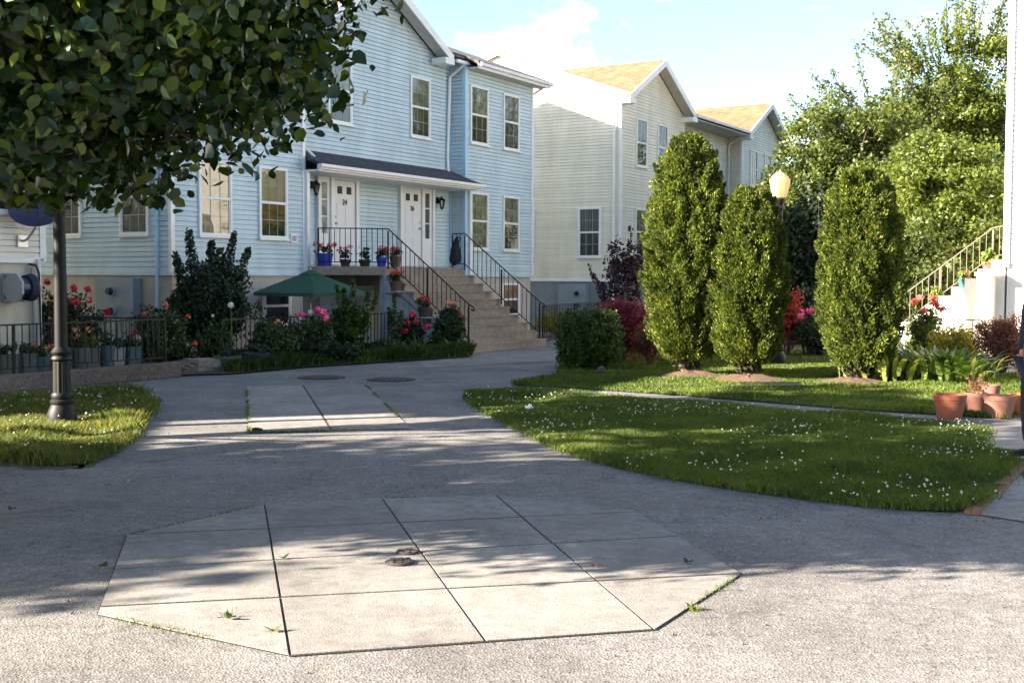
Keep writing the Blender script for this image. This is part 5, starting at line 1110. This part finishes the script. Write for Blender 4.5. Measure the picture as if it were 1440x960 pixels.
for i in range(170):     # hanging end shoots with their own leaves
    j = random.randrange(len(c)); b0 = Vector(c[j]); 
    if b0.z > 3.4 and b0.x < 2.4: continue
    q = b0 + Vector((random.uniform(-.1, .32), random.uniform(-.15, .15), random.uniform(-.28, .05))); pts = limb(tw, b0, q, .006, .002, 3, .2, 4)
    for a_, b_ in zip(pts, pts[1:]):
        for _ in range(3): TL.append(np.array(a_.lerp(b_, random.random())) + rng.normal(size=3) * .03); TN.append(rng.normal(size=3) * .7 + np.array([0, -.3, .4]))
tw.build('hanging_twigs', M['bark'], PT, recalc=False); leaves('twig_leaves', np.array(TL), np.array(TN), .070, L['pear'], PT, 'oval', droop=1.2, aspect=.72)

# ------------------------------------------------------------------ hanging basket
p = depthpt(1150, 26); HB = empty('hanging_basket', (p.x, p.y, .78)); tag(HB, 'small white hanging basket on a cord in the shade of the trees', 'hanging basket')
MB().lathe([(.10, 0), (.17, .2), (.175, .2), (.175, .215), (.16, .21), (.1, .12)], n=20).build('basket', M['white'], HB, smooth=True); MB().path([(0, 0, .62), (-.12, 0, .2)], .006).path([(0, 0, .62), (.12, 0, .2)], .006).path([(0, 0, .62), (.02, 0, .9), (0, .1, 2.6)], .003).build('cord', M['bark_g'], HB)
P = rng.normal(size=(160, 3)) * np.array([.09, .09, .05]) + np.array([0, 0, .24]); leaves('foliage', P, rng.normal(size=P.shape), .05, L['yellow'], HB)
# drain grate, marker stone, litter, leaves
p = G(1090, 545); DG = empty('drain_grate', (p.x, p.y, .0), .1); tag(DG, 'flat metal drain grate in the lawn between the evergreens', 'drain'); mb = MB()
for i in range(13): mb.box(-.45 + i * .07, -.42 + i * .07, -.3, .3, .03, .055)
mb.build('bars', M['cast'], DG); MB().box(-.5, .5, .3, .35, .02, .06).box(-.5, .5, -.35, -.3, .02, .06).build('frame', M['cast'], DG)
p = G(846, 527); bm = bmesh.new(); bmesh.ops.create_icosphere(bm, subdivisions=2, radius=1)
for v in bm.verts: v.co = Vector((v.co.x * .075, v.co.y * .06, v.co.z * .09 + .07)) + Vector([random.uniform(-.01, .01) for _ in range(3)])
me = bpy.data.meshes.new('marker_stone'); bm.to_mesh(me); bm.free(); me.materials.append(M['manhole']); o = bpy.data.objects.new('marker_stone', me); C.objects.link(o); o.location = p; tag(o, 'small grey stone on the grass at the foot of the round hedge', 'stone')
p = G(744, 583); bm = bmesh.new(); bmesh.ops.create_icosphere(bm, subdivisions=2, radius=1)
for v in bm.verts: v.co = Vector((v.co.x * .055, v.co.y * .04, v.co.z * .03 + .09)) * random.uniform(.8, 1.15)
me = bpy.data.meshes.new('crumpled_paper'); bm.to_mesh(me); bm.free(); me.materials.append(M['paper']); o = bpy.data.objects.new('crumpled_paper', me); C.objects.link(o); o.location = p; tag(o, 'crumpled white paper lying on the near lawn', 'litter')
p = G(362, 607); bm = bmesh.new(); bmesh.ops.create_icosphere(bm, subdivisions=2, radius=1)
for v in bm.verts: v.co = Vector((v.co.x * .06, v.co.y * .04, v.co.z * .025 + .025)) * random.uniform(.85, 1.15)
me = bpy.data.meshes.new('black_lump'); bm.to_mesh(me); bm.free(); me.materials.append(M['black_cloth']); o = bpy.data.objects.new('black_lump', me); C.objects.link(o); o.location = p; tag(o, 'small black lump at the corner of the far concrete slab', 'litter')
for i, (px, py, lb, mt) in enumerate(((384, 886, 'yellow-green fallen leaf on the near left slab', 'lime'), (325, 868, 'dull green fallen leaf by the slab edge at left', 'mid'), (398, 784, 'curled dark leaf on the shaded slab by the joint', 'dark'), (836, 795, 'curled brown leaf on the sunlit slab at right', 'barb_b'), (150, 682, 'pale green fallen leaf on the shaded asphalt near the lawn', 'mid'), (145, 796, 'green leaf on the asphalt left of the pad', 'mid'), (17, 716, 'green fallen leaf on the asphalt at the far left', 'mid'), (968, 790, 'small dark leaf in the tree shadow on the pad', 'dark'), (178, 678, 'tiny white petal on the shaded asphalt', 'hosta_p'))):
    p = G(px, py, .018); s_ = .035; a = random.random() * 6; m_ = MB(); pts = [Vector((math.cos(t) * s_ * (1.3 if abs(math.cos(t)) > .9 else .9), math.sin(t) * s_ * .6, .012 + .012 * math.cos(2 * t))) for t in [2 * PI * k_ / 10 for k_ in range(10)]]
    for k_ in range(10): m_.face([pts[k_], pts[(k_ + 1) % 10], Vector((0, 0, .004))])
    o = m_.build('fallen_leaf', L[mt], None); o.location = p; o.rotation_euler = (0, 0, a); tag(o, lb, 'leaf')
# weed tufts in the joints
for i, (px, py, lb, n_) in enumerate(((975, 857, 'little green weed in the right edge joint of the pad', 26), (322, 869, 'tiny weed by the left near edge of the pad', 10))):
    p = G(px, py); blades('weed', lb, (p.x, p.y, .0), n_, .05, .012, L['lime'], .15, 1.0)
edge = [(660, 555 + 0), ]

# ------------------------------------------------------------------ person at the right edge
p = G(1456, 650); PE = empty('person', (p.x, p.y, .014), -PI / 2); tag(PE, 'person in dark trousers and dark jacket standing at the right edge of the view', 'person')
def skin(name, mat, verts, edges, radii, root_i=0, sub=2):
    me = bpy.data.meshes.new(name); me.from_pydata(verts, edges, []); o = bpy.data.objects.new(name, me); C.objects.link(o); o.parent = PE
    m = o.modifiers.new('skin', 'SKIN')
    for i, r_ in enumerate(radii): sv = me.skin_vertices[0].data[i]; sv.radius = (r_, r_) if not isinstance(r_, tuple) else r_; sv.use_root = (i == root_i)
    m.use_smooth_shade = True; s2 = o.modifiers.new('sub', 'SUBSURF'); s2.levels = s2.render_levels = sub; me.materials.append(mat); return o
# body: faces left-forward; feet, legs, torso, arms
bv = [(0, 0, .93), (-.10, 0, .86), (-.12, -.02, .50), (-.115, .02, .10), (-.115, -.03, .05), (.10, 0, .86), (.13, .04, .50), (.14, .10, .10), (.14, .05, .05), (0, 0, 1.1), (0, .0, 1.35), (0, 0, 1.48), (0, -.01, 1.56), (0, -.02, 1.68), (-.17, 0, 1.42), (-.23, -.01, 1.15), (-.215, -.06, .92), (.17, 0, 1.42), (.23, .0, 1.15), (.22, -.06, .92)]
be = [(0, 1), (1, 2), (2, 3), (3, 4), (0, 5), (5, 6), (6, 7), (7, 8), (0, 9), (9, 10), (10, 11), (11, 12), (12, 13), (10, 14), (14, 15), (15, 16), (10, 17), (17, 18), (18, 19)]
skin('body', M['skin'], bv, be, [.13, .085, .055, .038, .04, .085, .055, .038, .04, .12, .14, .055, .05, .095, .055, .04, .028, .055, .04, .028])
skin('trousers', M['navy_cloth'], [(0, 0, .96), (-.10, 0, .84), (-.125, -.02, .50), (-.12, .01, .13), (.10, 0, .84), (.135, .04, .50), (.145, .08, .13)], [(0, 1), (1, 2), (2, 3), (0, 4), (4, 5), (5, 6)], [.15, .105, .08, .075, .105, .08, .075])
skin('jacket', M['navy_cloth'], [(0, 0, .98), (0, 0, 1.2), (0, 0, 1.38), (0, 0, 1.46), (-.18, 0, 1.41), (-.245, -.01, 1.15), (-.225, -.05, .97), (.18, 0, 1.41), (.245, 0, 1.15), (.225, -.05, .97)], [(0, 1), (1, 2), (2, 3), (2, 4), (4, 5), (5, 6), (2, 7), (7, 8), (8, 9)], [.155, .15, .155, .07, .07, .058, .045, .07, .058, .045])
for sx, yy in ((-.115, -.03), (.14, .04)):
    m_ = MB().box(sx - .05, sx + .05, yy - .17, yy + .10, .0, .03); m_.build('shoe_sole', M['shoe_white'], PE, bevel=.012)
    m_ = MB().hexa([(sx - .047, yy - .16, .031), (sx + .047, yy - .16, .031), (sx + .045, yy + .095, .031), (sx - .045, yy + .095, .031), (sx - .035, yy - .13, .075), (sx + .035, yy - .13, .075), (sx + .038, yy + .085, .12), (sx - .038, yy + .085, .12)]); m_.build('shoe', M['black_cloth'], PE, bevel=.015)
hd = MB(); bm = bmesh.new(); bmesh.ops.create_icosphere(bm, subdivisions=3, radius=1)
for v in bm.verts: v.co = Vector((v.co.x * .088, v.co.y * .105, v.co.z * .12)) + Vector((0, .012, 1.715))
for v in list(bm.verts):
    if v.co.y < -.03 and v.co.z < 1.74: v.co.y += .03
me = bpy.data.meshes.new('hair'); bm.to_mesh(me); bm.free(); me.materials.append(M['black_cloth']); o = bpy.data.objects.new('hair', me); C.objects.link(o); o.parent = PE
for sx in (-1, 1):      # hands: palm, four fingers, thumb
    b0 = Vector((sx * .215, -.065, .90)); vs = [tuple(b0), tuple(b0 + Vector((0, -.005, -.05))), tuple(b0 + Vector((0, -.01, -.085)))]; es = [(0, 1), (1, 2)]; rd = [(.016, .026), (.018, .036), (.014, .034)]
    for f_, (dy, ln) in enumerate(((-.03, .065), (-.01, .078), (.011, .072), (.03, .056))):
        i0 = len(vs); vs += [tuple(b0 + Vector((0, dy, -.09))), tuple(b0 + Vector((-sx * .008, dy, -.09 - ln * .5))), tuple(b0 + Vector((-sx * .022, dy, -.09 - ln)))]; es += [(2, i0), (i0, i0 + 1), (i0 + 1, i0 + 2)]; rd += [.009, .008, .007]
    i0 = len(vs); vs += [tuple(b0 + Vector((-sx * .01, -.045, -.045))), tuple(b0 + Vector((-sx * .02, -.062, -.085)))]; es += [(1, i0), (i0, i0 + 1)]; rd += [.010, .008]
    skin('hand', M['skin'], vs, es, rd, 1, 1)

# ------------------------------------------------------------------ sky and sun
EL = math.radians(22.6); D = Vector((.949, .316, 0)).normalized()
srcaz = math.atan2(-D.x, -D.y)     # clockwise from +Y
wd = bpy.data.worlds.new('World'); bpy.context.scene.world = wd; wd.use_nodes = True; nt = wd.node_tree; bg = nt.nodes['Background']
sky = nt.nodes.new('ShaderNodeTexSky'); sky.sky_type = 'NISHITA'; sky.sun_disc = False; sky.sun_elevation = EL; sky.sun_rotation = srcaz % (2 * PI); sky.air_density = 1.0; sky.dust_density = 1.2; sky.ozone_density = 1.0
tc = nt.nodes.new('ShaderNodeTexCoord'); mp = nt.nodes.new('ShaderNodeMapping'); mp.inputs['Scale'].default_value = (1, 1, 2.6); mp.inputs['Location'].default_value = (.35, .1, 0); nt.links.new(tc.outputs['Generated'], mp.inputs[0])
cl = noise(nt, 4.6, 7, .58, mp.outputs[0], .25)
clr = ramp(nt, cl, [(.545, 0.0), (.67, .95)])
sx = nt.nodes.new('ShaderNodeSeparateXYZ'); nt.links.new(tc.outputs['Generated'], sx.inputs[0])
f1 = ramp(nt, sx.outputs[1], [(.35, 0.0), (.75, 1.0)]); f2 = ramp(nt, sx.outputs[2], [(.28, 1.0), (.48, 0.0)])   # the clouds stand low over the far side of the court
msk = mixc(nt, 1.0, mixc(nt, 1.0, f1, f2, 'MULTIPLY'), clr, 'MULTIPLY')
mix = mixc(nt, msk, sky.outputs[0], (6.6, 6.8, 7.2))
nt.links.new(mix, bg.inputs['Color']); bg.inputs['Strength'].default_value = .05
sl = bpy.data.lights.new('sun', 'SUN'); sl.energy = 5.0; sl.angle = math.radians(.5); sl.color = (1, .86, .70); so = bpy.data.objects.new('sun', sl); C.objects.link(so)
dirv = Vector((D.x * math.cos(EL), D.y * math.cos(EL), -math.sin(EL))); so.rotation_euler = dirv.to_track_quat('-Z', 'Y').to_euler(); so.location = (-20, -5, 15)
sc = bpy.context.scene; sc.view_settings.view_transform = 'Standard'; sc.view_settings.look = 'None'; sc.view_settings.gamma = 1; sc.view_settings.use_curve_mapping = False; sc.view_settings.exposure = 2.82
sc.render.engine = 'CYCLES'; sc.cycles.max_bounces = 6; sc.cycles.transparent_max_bounces = 8; sc.cycles.use_denoising = True; sc.cycles.sample_clamp_indirect = 6
